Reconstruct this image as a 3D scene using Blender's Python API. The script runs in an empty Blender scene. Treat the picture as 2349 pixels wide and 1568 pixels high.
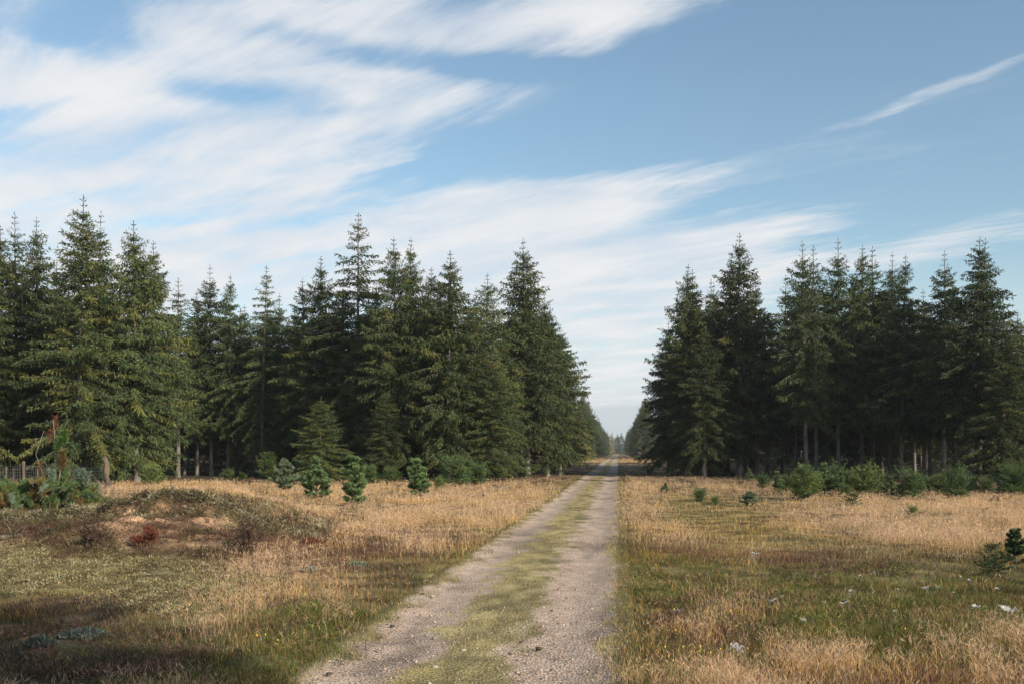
import bpy, math, random
import numpy as np
from math import radians, sin, cos, pi
random.seed(7)
C = bpy.context.scene
COL = C.collection
F = 2284.0          # focal length and centre used to survey the photograph (2349 x 1568 view)
CX, HY, EYE = 1174.5, 1035.0, 1.7
RX, RY = 0.1060, 0.9944      # direction the track runs in

def sm(a, b, x):
    t = np.clip((np.asarray(x, float)-a)/(b-a), 0, 1); return t*t*(3-2*t)

# ------------------------------------------------------------------ cheap value noise
def _hash(i, j, s):
    n = (i*374761393 + j*668265263 + s*974634777) & 0xffffffff
    n = ((n ^ (n >> 13))*1274126177) & 0xffffffff
    return ((n ^ (n >> 16)) & 0xffff)/65535.0
def vnoise(x, y, s=0):
    x = np.asarray(x, float); y = np.asarray(y, float)
    i = np.floor(x).astype(np.int64); j = np.floor(y).astype(np.int64)
    u = x-i; v = y-j; u = u*u*(3-2*u); v = v*v*(3-2*v)
    a = _hash(i, j, s); b = _hash(i+1, j, s); c = _hash(i, j+1, s); d = _hash(i+1, j+1, s)
    return (a*(1-u)+b*u)*(1-v)+(c*(1-u)+d*u)*v
def fbm(x, y, s=0, o=3):
    r = 0; a = .5; n = 0
    for k in range(o):
        r = r+a*vnoise(x*2**k, y*2**k, s+k); n += a; a *= .5
    return r/n

# ------------------------------------------------------------------ terrain
def st(x, y):
    return x*RY-y*RX, x*RX+y*RY          # lateral offset from the track axis, distance along it
MX = np.array([-16, -14, -12, -10.3, -9.4, -8.1, -7.3, -6.5, -5.7, -5.0, -4.3, -3.6])
MZ = np.array([0, .15, .34, .36, .42, .58, .74, .82, .68, .42, .18, 0])
def H(x, y):
    x = np.asarray(x, float); y = np.asarray(y, float)
    s, t = st(x, y)
    xx = x*20/np.clip(y, 12, 40)
    crest = np.interp(x+0.5*(vnoise(x*.9, y*.9, 3)-.5), MX, MZ)
    wob = 1.1*(fbm(x*.7, y*.2, 5, 3)-.5)
    yy = y+wob
    prof = .62*sm(14.2, 19.0, yy)+.38*sm(18.95, 19.3, yy)
    prof = prof*(1-sm(21.5, 27.5, yy))
    h = crest*prof
    far = 1-sm(-5.5, -3.2, s)+sm(1.0, 3.5, s)
    h = h+far*(.16*(fbm(x*.35, y*.35, 11, 3)-.5)+.10*(fbm(x*1.4, y*1.4, 21, 2)-.5))*(1-sm(40, 90, y)*.4)
    h = h+.35*far*sm(6.5, 10, s)*sm(70, 100, y)*(1-sm(150, 260, y))   # low bank under the right wood
    h = h+far*(1-sm(24, 34, y))*sm(-3., -5., s)*.07*(fbm(x*3.1, y*3.1, 15, 2)-.5)
    h = h+crest*sm(14.5, 17, y)*(1-sm(21, 24, y))*.55*(np.abs(fbm(x*1.3, y*1.6, 25, 3)-.5)-.12)
    h = h-.05*np.exp(-((s+1.2)/1.5)**2)
    h = h+.18*np.exp(-((t-140)/18)**2)                                # slight swell across the track
    return h
def ground_at(px, py):
    d = F*EYE/(py-HY)
    for _ in range(12):
        z = float(H((px-CX)/F*d, d)); d = .5*d+.5*F*(EYE-z)/(py-HY)
    x = (px-CX)/F*d
    return x, d, float(H(x, d))

# ------------------------------------------------------------------ object helpers
def tag(o, label=None, cat=None, group=None, kind=None):
    if label: o['label'] = label
    if cat: o['category'] = cat
    if group: o['group'] = group
    if kind: o['kind'] = kind
    return o
def mesh_np(name, V, faces, mats=(), midx=None, col=None, smooth=False):
    """faces: list of integer arrays (M,3) or (M,4)"""
    me = bpy.data.meshes.new(name)
    V = np.ascontiguousarray(V, dtype=np.float32)
    me.vertices.add(len(V)); me.vertices.foreach_set('co', V.ravel())
    faces = [np.asarray(f, dtype=np.int32) for f in faces if len(f)]
    loops = np.concatenate([f.ravel() for f in faces])
    tot = np.concatenate([np.full(len(f), f.shape[1], np.int32) for f in faces])
    start = np.concatenate([[0], np.cumsum(tot)[:-1]]).astype(np.int32)
    me.loops.add(len(loops)); me.loops.foreach_set('vertex_index', loops)
    me.polygons.add(len(tot)); me.polygons.foreach_set('loop_start', start)
    for m in mats: me.materials.append(m)
    if midx is not None: me.polygons.foreach_set('material_index', np.asarray(midx, np.int32))
    if smooth: me.polygons.foreach_set('use_smooth', np.ones(len(tot), bool))
    if col is not None:
        a = me.attributes.new('col', 'FLOAT_COLOR', 'POINT')
        c4 = np.ones((len(V), 4), np.float32); c4[:, :3] = col
        a.data.foreach_set('color', c4.ravel())
    me.update(calc_edges=True)
    return me
def obj(name, me, parent=None, loc=None):
    o = bpy.data.objects.new(name, me); COL.objects.link(o)
    if parent: o.parent = parent
    if loc: o.location = loc
    return o
def empty(name, loc, rz=0, scale=(1, 1, 1)):
    o = bpy.data.objects.new(name, None); COL.objects.link(o)
    o.location = loc; o.rotation_euler = (0, 0, rz); o.scale = scale; o.empty_display_size = .2
    return o
class MB:
    """collects tubes and kites into one mesh"""
    def __init__(s): s.V = []; s.T = []; s.Q = []; s.cT = []; s.cQ = []; s.col = []; s.n = 0; s.mT = []; s.mQ = []
    def add(s, V, T=None, Q=None, col=(1, 1, 1), m=0):
        V = np.asarray(V, float); s.V.append(V)
        c = np.asarray(col, float); s.col.append(np.broadcast_to(c, (len(V), 3)))
        if T is not None and len(T): s.T.append(np.asarray(T)+s.n); s.mT.append(np.full(len(T), m))
        if Q is not None and len(Q): s.Q.append(np.asarray(Q)+s.n); s.mQ.append(np.full(len(Q), m))
        s.n += len(V)
    def tube(s, P, R, k=5, col=(1, 1, 1), m=0, cap=True):
        P = np.asarray(P, float); R = np.broadcast_to(np.asarray(R, float), (len(P),)); n = len(P)
        T = np.gradient(P, axis=0); T /= np.linalg.norm(T, axis=1, keepdims=True)+1e-9
        ref = np.where(np.abs(T[:, 2:3]) > .9, [[1., 0, 0]], [[0, 0, 1.]])
        A = np.cross(T, ref); A /= np.linalg.norm(A, axis=1, keepdims=True)+1e-9
        B = np.cross(T, A)
        an = np.arange(k)*2*pi/k
        V = P[:, None]+R[:, None, None]*(A[:, None]*np.cos(an)[None, :, None]+B[:, None]*np.sin(an)[None, :, None])
        i = np.arange(n-1)[:, None]*k; j = np.arange(k)[None]; j2 = (j+1) % k
        Q = np.stack([i+j, i+j2, i+k+j2, i+k+j], -1).reshape(-1, 4)
        V = V.reshape(-1, 3); Tt = []
        if cap:
            V = np.vstack([V, P[-1:]+T[-1:]*R[-1]*.4]); e = len(V)-1
            Tt = [[(n-1)*k+a, (n-1)*k+(a+1) % k, e] for a in range(k)]
        s.add(V, Tt, Q, col, m)
    def kites(s, P, D, L, W, col, rng, m=0, mid=.4):
        n = len(P); D = D/(np.linalg.norm(D, axis=1, keepdims=True)+1e-9)
        r = rng.normal(size=(n, 3)); S = np.cross(D, r); S /= np.linalg.norm(S, axis=1, keepdims=True)+1e-9
        L = np.broadcast_to(L, (n,))[:, None]; W = np.broadcast_to(W, (n,))[:, None]
        V = np.stack([P, P+D*L*mid+S*W*.5, P+D*L, P+D*L*mid-S*W*.5], 1).reshape(-1, 3)
        Q = np.arange(n*4).reshape(n, 4)
        c = np.repeat(np.broadcast_to(np.asarray(col, float), (n, 3)), 4, 0)
        s.add(V, None, Q, c, m)
    def mesh(s, name, mats, smooth=False):
        f = []; mi = []
        if s.T: f.append(np.concatenate(s.T)); mi.append(np.concatenate(s.mT))
        if s.Q: f.append(np.concatenate(s.Q)); mi.append(np.concatenate(s.mQ))
        return mesh_np(name, np.concatenate(s.V), f, mats, np.concatenate(mi), np.concatenate(s.col), smooth)

# ------------------------------------------------------------------ materials
def new_mat(name):
    m = bpy.data.materials.new(name); m.use_nodes = True; nt = m.node_tree
    for n in list(nt.nodes): nt.nodes.remove(n)
    return m, nt
def nd(nt, t, **kw):
    n = nt.nodes.new(t)
    for k, v in kw.items():
        if k.startswith('i_'):
            k2 = k[2:]; k2 = int(k2) if k2.isdigit() else k2.replace('_', ' ')
            n.inputs[k2].default_value = v
        else: setattr(n, k, v)
    return n
def leaf_mat(name, trans=.25, rough=.6, spec=.25, vary=.25):
    m, nt = new_mat(name); L = nt.links.new
    a = nd(nt, 'ShaderNodeAttribute', attribute_name='col')
    oi = nd(nt, 'ShaderNodeObjectInfo')
    mr = nd(nt, 'ShaderNodeMapRange', i_3=1-vary, i_4=1+vary); L(oi.outputs['Random'], mr.inputs[0])
    mu = nd(nt, 'ShaderNodeVectorMath', operation='SCALE'); L(a.outputs['Color'], mu.inputs[0]); L(mr.outputs[0], mu.inputs['Scale'])
    p = nd(nt, 'ShaderNodeBsdfPrincipled'); p.inputs['Roughness'].default_value = rough
    p.inputs['Specular IOR Level'].default_value = spec
    L(mu.outputs[0], p.inputs['Base Color'])
    t = nd(nt, 'ShaderNodeBsdfTranslucent'); L(mu.outputs[0], t.inputs['Color'])
    mx = nd(nt, 'ShaderNodeMixShader'); mx.inputs[0].default_value = trans
    L(p.outputs[0], mx.inputs[1]); L(t.outputs[0], mx.inputs[2])
    o = nd(nt, 'ShaderNodeOutputMaterial'); L(mx.outputs[0], o.inputs[0])
    return m
def ground_mat(name, s1, s2, lo, hi, bump, bscale, extra=None):
    m, nt = new_mat(name); L = nt.links.new
    a = nd(nt, 'ShaderNodeAttribute', attribute_name='col')
    g = nd(nt, 'ShaderNodeNewGeometry')
    n1 = nd(nt, 'ShaderNodeTexNoise', i_Scale=s1, i_Detail=6.0, i_Roughness=.7); L(g.outputs['Position'], n1.inputs['Vector'])
    n2 = nd(nt, 'ShaderNodeTexNoise', i_Scale=s2, i_Detail=4.0, i_Roughness=.7); L(g.outputs['Position'], n2.inputs['Vector'])
    m1 = nd(nt, 'ShaderNodeMapRange', i_1=.3, i_2=.7, i_3=lo, i_4=hi); L(n1.outputs[0], m1.inputs[0])
    m2 = nd(nt, 'ShaderNodeMapRange', i_1=.3, i_2=.7, i_3=lo, i_4=hi); L(n2.outputs[0], m2.inputs[0])
    mm = nd(nt, 'ShaderNodeMath', operation='MULTIPLY'); L(m1.outputs[0], mm.inputs[0]); L(m2.outputs[0], mm.inputs[1])
    sc = nd(nt, 'ShaderNodeVectorMath', operation='SCALE'); L(a.outputs['Color'], sc.inputs[0]); L(mm.outputs[0], sc.inputs['Scale'])
    colout = sc.outputs[0]
    h = n2.outputs[0]
    if extra == 'pebbles':
        v = nd(nt, 'ShaderNodeTexVoronoi', i_Scale=38.0); L(g.outputs['Position'], v.inputs['Vector'])
        hs = nd(nt, 'ShaderNodeMapRange', i_1=0., i_2=1., i_3=.78, i_4=1.22)
        sp = nd(nt, 'ShaderNodeSeparateColor'); L(v.outputs['Color'], sp.inputs[0]); L(sp.outputs[0], hs.inputs[0])
        s2n = nd(nt, 'ShaderNodeVectorMath', operation='SCALE'); L(colout, s2n.inputs[0]); L(hs.outputs[0], s2n.inputs['Scale'])
        colout = s2n.outputs[0]
        inv = nd(nt, 'ShaderNodeMath', operation='SUBTRACT', i_0=1.0); L(v.outputs['Distance'], inv.inputs[1])
        h = inv.outputs[0]
    b = nd(nt, 'ShaderNodeBump', i_Strength=bump, i_Distance=bscale); L(h, b.inputs['Height'])
    p = nd(nt, 'ShaderNodeBsdfPrincipled'); p.inputs['Roughness'].default_value = .95; p.inputs['Specular IOR Level'].default_value = .15
    L(colout, p.inputs['Base Color']); L(b.outputs[0], p.inputs['Normal'])
    o = nd(nt, 'ShaderNodeOutputMaterial'); L(p.outputs[0], o.inputs[0])
    return m
def wood_mat(name, c1, c2, scale=6., stretch=.15, rough=.9):
    m, nt = new_mat(name); L = nt.links.new
    tc = nd(nt, 'ShaderNodeTexCoord')
    mp = nd(nt, 'ShaderNodeMapping'); mp.inputs['Scale'].default_value = (1, 1, stretch); L(tc.outputs['Object'], mp.inputs[0])
    n = nd(nt, 'ShaderNodeTexNoise', i_Scale=scale, i_Detail=6., i_Roughness=.65); L(mp.outputs[0], n.inputs['Vector'])
    r = nd(nt, 'ShaderNodeValToRGB'); r.color_ramp.elements[0].position = .35; r.color_ramp.elements[1].position = .68
    r.color_ramp.elements[0].color = (*c1, 1); r.color_ramp.elements[1].color = (*c2, 1); L(n.outputs[0], r.inputs[0])
    b = nd(nt, 'ShaderNodeBump', i_Strength=.5, i_Distance=.02); L(n.outputs[0], b.inputs['Height'])
    p = nd(nt, 'ShaderNodeBsdfPrincipled'); p.inputs['Roughness'].default_value = rough; p.inputs['Specular IOR Level'].default_value = .2
    L(r.outputs[0], p.inputs['Base Color']); L(b.outputs[0], p.inputs['Normal'])
    o = nd(nt, 'ShaderNodeOutputMaterial'); L(p.outputs[0], o.inputs[0])
    return m
M_NEEDLE = leaf_mat('spruce_needles', .14, .65, .15, .28)
M_PINE = leaf_mat('pine_needles', .2, .5, .3, .08)
M_GRASS = leaf_mat('grass_blades', .35, .7, .2, 0)
M_BARK = wood_mat('spruce_bark', (.07, .06, .052), (.21, .19, .172), 7., .25)
M_TWIG = wood_mat('dead_twigs', (.03, .018, .014), (.085, .055, .042), 20., .3)
M_RUST = leaf_mat('rusty_dead_needles', .2, .8, .1, .05)
M_POST = wood_mat('weathered_post', (.05, .04, .032), (.17, .135, .10), 14., .12)
M_STUMP = wood_mat('rotten_stump', (.07, .045, .03), (.22, .14, .09), 11., .4)
M_HIDE = wood_mat('dark_stained_boards', (.018, .016, .014), (.05, .042, .036), 9., .1)
M_WIRE, _nt = new_mat('galvanised_wire')
_p = nd(_nt, 'ShaderNodeBsdfPrincipled'); _p.inputs['Base Color'].default_value = (.25, .26, .27, 1); _p.inputs['Roughness'].default_value = .5; _p.inputs['Metallic'].default_value = .4
_nt.links.new(_p.outputs[0], nd(_nt, 'ShaderNodeOutputMaterial').inputs[0])
M_WEB, _nt = new_mat('spider_silk')
_d = nd(_nt, 'ShaderNodeBsdfDiffuse'); _d.inputs[0].default_value = (.85, .87, .9, 1)
_t = nd(_nt, 'ShaderNodeBsdfTransparent'); _g = nd(_nt, 'ShaderNodeNewGeometry')
_n = nd(_nt, 'ShaderNodeTexNoise', i_Scale=60., i_Detail=4.); _nt.links.new(_g.outputs['Position'], _n.inputs['Vector'])
_r = nd(_nt, 'ShaderNodeMapRange', i_1=.35, i_2=.65, i_3=.0, i_4=.5); _nt.links.new(_n.outputs[0], _r.inputs[0])
_m = nd(_nt, 'ShaderNodeMixShader'); _nt.links.new(_r.outputs[0], _m.inputs[0]); _nt.links.new(_t.outputs[0], _m.inputs[1]); _nt.links.new(_d.outputs[0], _m.inputs[2])
_nt.links.new(_m.outputs[0], nd(_nt, 'ShaderNodeOutputMaterial').inputs[0])
M_GROUND = ground_mat('heath_soil', 2.2, 14., .68, 1.32, .6, .05)
M_ROAD = ground_mat('gravel_surface', 3.5, 30., .82, 1.18, .7, .02, 'pebbles')
M_PEB = leaf_mat('pebble_stone', 0., .85, .2, 0)

# ------------------------------------------------------------------ ground cover zones
# centre and radii as surveyed in the photograph, kind, weight
PATCH = [
 (500,1112,300,22,'dry',2.2),(760,1135,300,26,'dry',1.8),(960,1185,260,48,'dry',2.6),(1190,1160,120,36,'dry',2.4),(1130,1120,150,22,'dry',1.2),
 (610,1330,130,40,'dry',2.0),(690,1390,100,34,'dry',1.8),(500,1420,100,34,'dry',1.2),(900,1250,130,20,'dry',1.0),
 (1462,1130,48,55,'dry',2.4),(1470,1190,46,30,'dry',1.4),(2150,1178,260,34,'dry',2.6),(2130,1230,200,26,'dry',2.0),(1930,1200,120,30,'dry',1.0),(2320,1170,160,45,'dry',2.2),
 (1860,1545,240,45,'dry',1.9),(2260,1535,170,48,'dry',1.8),(1640,1430,110,60,'dry',.6),(1560,1225,60,24,'dry',.7),(1560,1105,90,12,'dry',1.2),(1680,1120,120,20,'dry',.8),
 (1650,1180,170,38,'olive',2.8),(1770,1228,170,30,'olive',2.4),(1560,1260,100,50,'olive',1.0),(1640,1370,140,60,'olive',1.2),(1540,1460,110,80,'olive',1.0),(1180,1200,120,40,'olive',.8),(1040,1290,110,40,'olive',1.2),(820,1430,140,60,'olive',1.2),(1330,1120,60,30,'olive',1.2),(1880,1340,220,46,'green',2.0),(2160,1370,240,66,'green',2.6),(1570,1330,110,50,'green',1.1),
 (2000,1470,320,56,'green',2.0),(1720,1500,140,50,'green',1.0),(2240,1450,200,50,'green',1.8),(1700,1330,110,40,'green',1.0),
 (720,1450,160,55,'green',1.6),(860,1345,90,50,'green',1.1),(560,1500,200,50,'green',1.2),(1090,1260,80,30,'green',1.0),(780,1165,90,20,'green',.8),
 (260,1325,260,42,'moss',2.4),(110,1285,170,36,'moss',2.2),(430,1375,150,30,'moss',1.8),(560,1345,100,20,'moss',1.0),(360,1260,150,14,'moss',1.4),
 (735,1275,150,40,'heath',1.2),(900,1235,160,24,'heath',1.2),(1900,1290,130,24,'heath',.6),(690,1205,80,24,'heath',1.4),(2130,1440,120,26,'heath',.8),
 (1500,1085,130,16,'heath',1.5),(1250,1085,120,18,'heath',1.3),(640,1240,120,26,'heath',1.6),(560,1170,90,22,'heath',1.2),(1560,1260,110,36,'heath',.7),
 (300,1210,330,46,'sand',.9),(300,1205,330,50,'heath',1.2),(150,1205,200,30,'dark',.6),(520,1190,160,34,'dark',.7),(345,1188,95,15,'sand',4.0),(450,1196,70,10,'sand',1.4),(120,1258,90,12,'sand',1.8),(700,1318,70,18,'sand',1.2),(560,1205,110,10,'sand',1.3),(250,1205,90,12,'sand',1.2),
 (820,1300,190,60,'heath',.6),(860,1330,160,50,'olive',1.0),(1000,1240,110,26,'heath',.9),(760,1400,160,50,'green',.8),(900,1340,120,40,'heath',.3),(2000,1410,160,40,'green',1.2),(1850,1420,160,40,'green',1.0),
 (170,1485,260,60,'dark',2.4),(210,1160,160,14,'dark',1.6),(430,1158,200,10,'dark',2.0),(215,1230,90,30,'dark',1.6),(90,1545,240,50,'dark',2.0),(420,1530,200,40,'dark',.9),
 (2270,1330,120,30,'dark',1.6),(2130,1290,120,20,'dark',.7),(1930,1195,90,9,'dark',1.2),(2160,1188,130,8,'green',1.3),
]
KINDS = ['base','dry','green','olive','heath','moss','sand','dark']
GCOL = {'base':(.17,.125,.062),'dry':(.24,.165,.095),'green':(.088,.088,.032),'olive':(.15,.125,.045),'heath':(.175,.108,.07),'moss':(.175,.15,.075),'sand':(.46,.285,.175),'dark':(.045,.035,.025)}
def survey(x, y, z):
    d = np.maximum(y, 2.0)
    return CX+F*x/d, HY+F*(EYE-z)/d
def bare(x, y, z):
    px, py = survey(x, y, z*.85); b = 0
    for cx, cy, rx, ry in ((280, 1205, 420, 52), (150, 1300, 420, 75), (160, 1510, 480, 85)): b = b+np.exp(-(((px-cx)/rx)**2+((py-cy)/ry)**2)**2)
    return np.clip(b, 0, 1)
def weights(x, y, z=None):
    if z is None: z = H(x, y)*.85
    px, py = survey(x, y, z)
    n1 = fbm(x*.8, y*.5, 31, 3)-.5; n2 = fbm(x*.8, y*.5, 41, 3)-.5
    px = px+n1*80*np.clip(20/np.maximum(y, 6), .2, 2); py = py+n2*26*np.clip(20/np.maximum(y, 6), .2, 2)
    w = {k: np.zeros(np.shape(x)) for k in KINDS}
    w['base'] = w['base']+.55+.3*n1
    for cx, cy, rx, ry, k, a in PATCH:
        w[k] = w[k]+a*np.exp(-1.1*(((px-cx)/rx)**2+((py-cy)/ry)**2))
    s, t = st(x, y)
    w['green'] = w['green']+1.3*(np.exp(-((s+2.65)/.35)**2)+np.exp(-((s-.2)/.3)**2))*(1-sm(60, 120, t)*.5)
    w['heath'] = w['heath']+.9*sm(52, 66, t)*(1-sm(125, 150, t))
    w['dry'] = w['dry']+1.6*sm(135, 150, t)
    bm = bare(x, y, z)
    w['dry'] = w['dry']*(1-.95*bm); w['base'] = w['base']*(1-.6*bm)
    # random mottling of heath, green and dry where nothing else is noted
    mo = fbm(x*.55+9, y*.55, 51, 3)
    w['green'] = w['green']+.6*sm(.52, .68, mo); w['heath'] = w['heath']+.4*sm(.50, .66, 1-mo); w['dry'] = w['dry']+.10*(1-bm)*sm(.45, .7, fbm(x*.9, y*.9, 61, 2))
    for k in KINDS: w[k] = np.maximum(w[k], 0)
    return w
def wood_mask(x, y):
    s, t = st(x, y)
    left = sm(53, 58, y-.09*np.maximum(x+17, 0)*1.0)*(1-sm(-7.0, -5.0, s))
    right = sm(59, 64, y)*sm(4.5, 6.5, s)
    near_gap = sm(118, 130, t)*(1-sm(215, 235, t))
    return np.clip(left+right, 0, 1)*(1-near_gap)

# ------------------------------------------------------------------ ground
def axis(lo, hi, fine, step, grow):
    a = [0.0]
    while a[-1] < hi: a.append(a[-1]+(step if a[-1] < fine else step+(a[-1]-fine)*grow))
    b = [0.0]
    while b[-1] < -lo: b.append(b[-1]+(step if b[-1] < fine else step+(b[-1]-fine)*grow))
    return np.array(sorted([-v for v in b[1:]]+a))
gx = axis(-2500, 2500, 11, .11, .055)
gy = axis(-400, 4000, 30, .13, .045)
X, Y = np.meshgrid(gx, gy); Z = H(X, Y)
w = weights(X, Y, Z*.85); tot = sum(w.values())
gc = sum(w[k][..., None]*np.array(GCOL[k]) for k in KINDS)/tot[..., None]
lump = fbm(X*2.6, Y*2.6, 111, 3); gc = gc*(.42+1.16*sm(.3, .7, lump))[..., None]
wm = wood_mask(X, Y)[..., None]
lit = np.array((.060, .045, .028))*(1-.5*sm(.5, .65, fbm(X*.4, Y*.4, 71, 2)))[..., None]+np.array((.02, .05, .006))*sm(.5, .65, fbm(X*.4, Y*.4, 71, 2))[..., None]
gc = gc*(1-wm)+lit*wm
_s, _t = st(X, Y); Z = Z-.12*sm(-2.56, -2.40, _s)*(1-sm(.0, .16, _s))*(_t > -11)*(_t < 715)
nxx, nyy = len(gx), len(gy)
idx = np.arange(nxx*nyy).reshape(nyy, nxx)
Q = np.stack([idx[:-1, :-1], idx[:-1, 1:], idx[1:, 1:], idx[1:, :-1]], -1).reshape(-1, 4)
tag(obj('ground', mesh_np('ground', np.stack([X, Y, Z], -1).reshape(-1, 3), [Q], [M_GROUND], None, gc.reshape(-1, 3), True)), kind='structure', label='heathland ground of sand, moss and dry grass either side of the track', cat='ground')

# ------------------------------------------------------------------ track
tt = []; v = -12.0
while v < 720: tt.append(v); v += .10 if v < 24 else .10+(v-24)*.012
tt = np.array(tt); ss = np.linspace(-2.62, .22, 42)
S, T = np.meshgrid(ss, tt)
edge = 1.0
xL = S*RY+T*RX; yL = -S*RX+T*RY
rut = -.030*(np.exp(-((S+2.0)/.26)**2)+np.exp(-((S+.45)/.32)**2))
fall = -.03*(sm(-2.45, -2.62, S)+sm(.06, .22, S))
zR = H(xL, yL)+.022+rut+.016*(fbm(S*3, T*1.2, 81, 3)-.5)+fall
def track_mix(S, T):
    wob = .16*(fbm(T*.5, S*0+2, 91, 3)-.5); n = fbm(S*5, T*2.2, 95, 3)-.5
    a = S+wob+n*.8
    lefttr = sm(-2.42, -2.22, a)*(1-sm(-1.76, -1.54, a))
    right = sm(-1.05, -.75, a)*(1-sm(-.12, .06, a))
    return np.clip(lefttr+right, 0, 1), n
g, n = track_mix(S, T)
gravel = np.array((.42, .325, .255))*(1+.5*n)[..., None]
strip = np.array((.30, .25, .12))*(1+1.6*n)[..., None]
darkn = sm(.55, .72, fbm(S*2, T*.7, 99, 3))[..., None]
c = gravel*g[..., None]+strip*(1-g[..., None]); c = c*(1-.35*darkn); eg = np.maximum(sm(-.06, .06, S+.1*n), 1-sm(-2.50, -2.36, S+.1*n))[..., None]; c = c*(1-eg)+np.array((.125, .108, .045))*eg
nyy, nxx = S.shape; idx = np.arange(nxx*nyy).reshape(nyy, nxx)
Q = np.stack([idx[:-1, :-1], idx[:-1, 1:], idx[1:, 1:], idx[1:, :-1]], -1).reshape(-1, 4)
tag(obj('road', mesh_np('road', np.stack([xL, yL, zR], -1).reshape(-1, 3), [Q], [M_ROAD], None, c.reshape(-1, 3), True)), kind='structure', label='two-rut gravel track with a grassy middle running straight to the horizon', cat='road')

# ------------------------------------------------------------------ grass, heather and moss
rng = np.random.default_rng(3)
def blades(P, Hh, Wd, lean, col, tipcol, name, label, cat, mb=None):
    n = len(P); az = rng.uniform(0, 2*pi, n); bz = rng.uniform(0, 2*pi, n)
    ld = np.stack([np.cos(az), np.sin(az), 0*az], 1); sd = np.stack([np.cos(bz), np.sin(bz), 0*bz], 1)
    up = np.array([0, 0, 1.]); h = Hh[:, None]; le = lean[:, None]; wd = Wd[:, None]*.5
    p0 = P-up*.02; p1 = P+up*h*.55+ld*h*le*.3; p2 = P+up*h*(1-.25*le)+ld*h*le
    V = np.stack([p0-sd*wd, p0+sd*wd, p1-sd*wd*.8, p1+sd*wd*.8, p2], 1).reshape(-1, 3)
    b = np.arange(n)[:, None]*5
    Qf = b+np.array([[0, 1, 3, 2]]); Tf = b+np.array([[2, 3, 4]])
    cc = np.stack([col*.85, col*.85, col, col, tipcol], 1).reshape(-1, 3)
    return V, Qf, Tf, cc
class Grass:
    def __init__(s): s.V = []; s.Q = []; s.T = []; s.c = []; s.n = 0
    def add(s, P, Hh, Wd, lean, col, tip):
        if not len(P): return
        V, Q, T, c = blades(P, Hh, Wd, lean, col, tip, 0, 0, 0)
        s.V.append(V); s.Q.append(Q+s.n); s.T.append(T+s.n); s.c.append(c); s.n += len(V)
    def kites(s, P, D, L, W, col):
        if not len(P): return
        m = MB(); m.kites(P, D, L, W, col, rng); s.V.append(m.V[0]); s.Q.append(m.Q[0]+s.n); s.c.append(m.col[0]); s.n += len(m.V[0])
    def build(s, name, label, cat):
        me = mesh_np(name, np.concatenate(s.V), [np.concatenate(s.Q)]+([np.concatenate(s.T)] if s.T else []), [M_GRASS], None, np.concatenate(s.c))
        return tag(obj(name, me), label, cat, kind='stuff')
def jit(n, a): return rng.uniform(1-a, 1+a, (n, 1))*(1+rng.normal(0, a*.25, (n, 3)))
VEG = {'dry': dict(h=(.08, .25), w=.0026, lean=(.15, .75), c=(.50, .35, .183), tip=(.635, .44, .265), cl=(1.3, .40, .58)),
       'base': dict(h=(.03, .11), w=.0045, lean=(.3, 1.), c=(.33, .235, .10), tip=(.44, .30, .15), cl=(2.4, .34, .60)),
       'green': dict(h=(.03, .11), w=.0055, lean=(.3, 1.), c=(.115, .135, .032), tip=(.20, .19, .055), cl=(2.2, .34, .60)),
       'olive': dict(h=(.02, .07), w=.0055, lean=(.3, 1.), c=(.23, .20, .055), tip=(.35, .28, .10), cl=(2.6, .30, .55)),
       'heath': dict(h=(.04, .15), w=.007, lean=(.3, 1.1), c=(.125, .07, .048), tip=(.25, .145, .115), cl=(2.0, .34, .58)),
       'moss': dict(h=(.015, .05), w=.008, lean=(.2, .9), c=(.26, .235, .10), tip=(.40, .36, .19), cl=(3.0, .42, .60)),
       'dark': dict(h=(.04, .14), w=.006, lean=(.3, 1.), c=(.06, .052, .024), tip=(.14, .115, .06), cl=(2.0, .36, .6))}
GR = {k: Grass() for k in ('dry', 'green', 'heath', 'moss')}
DEST = {'dry': 'dry', 'base': 'dry', 'green': 'green', 'olive': 'green', 'heath': 'heath', 'moss': 'moss', 'dark': 'heath'}
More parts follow.
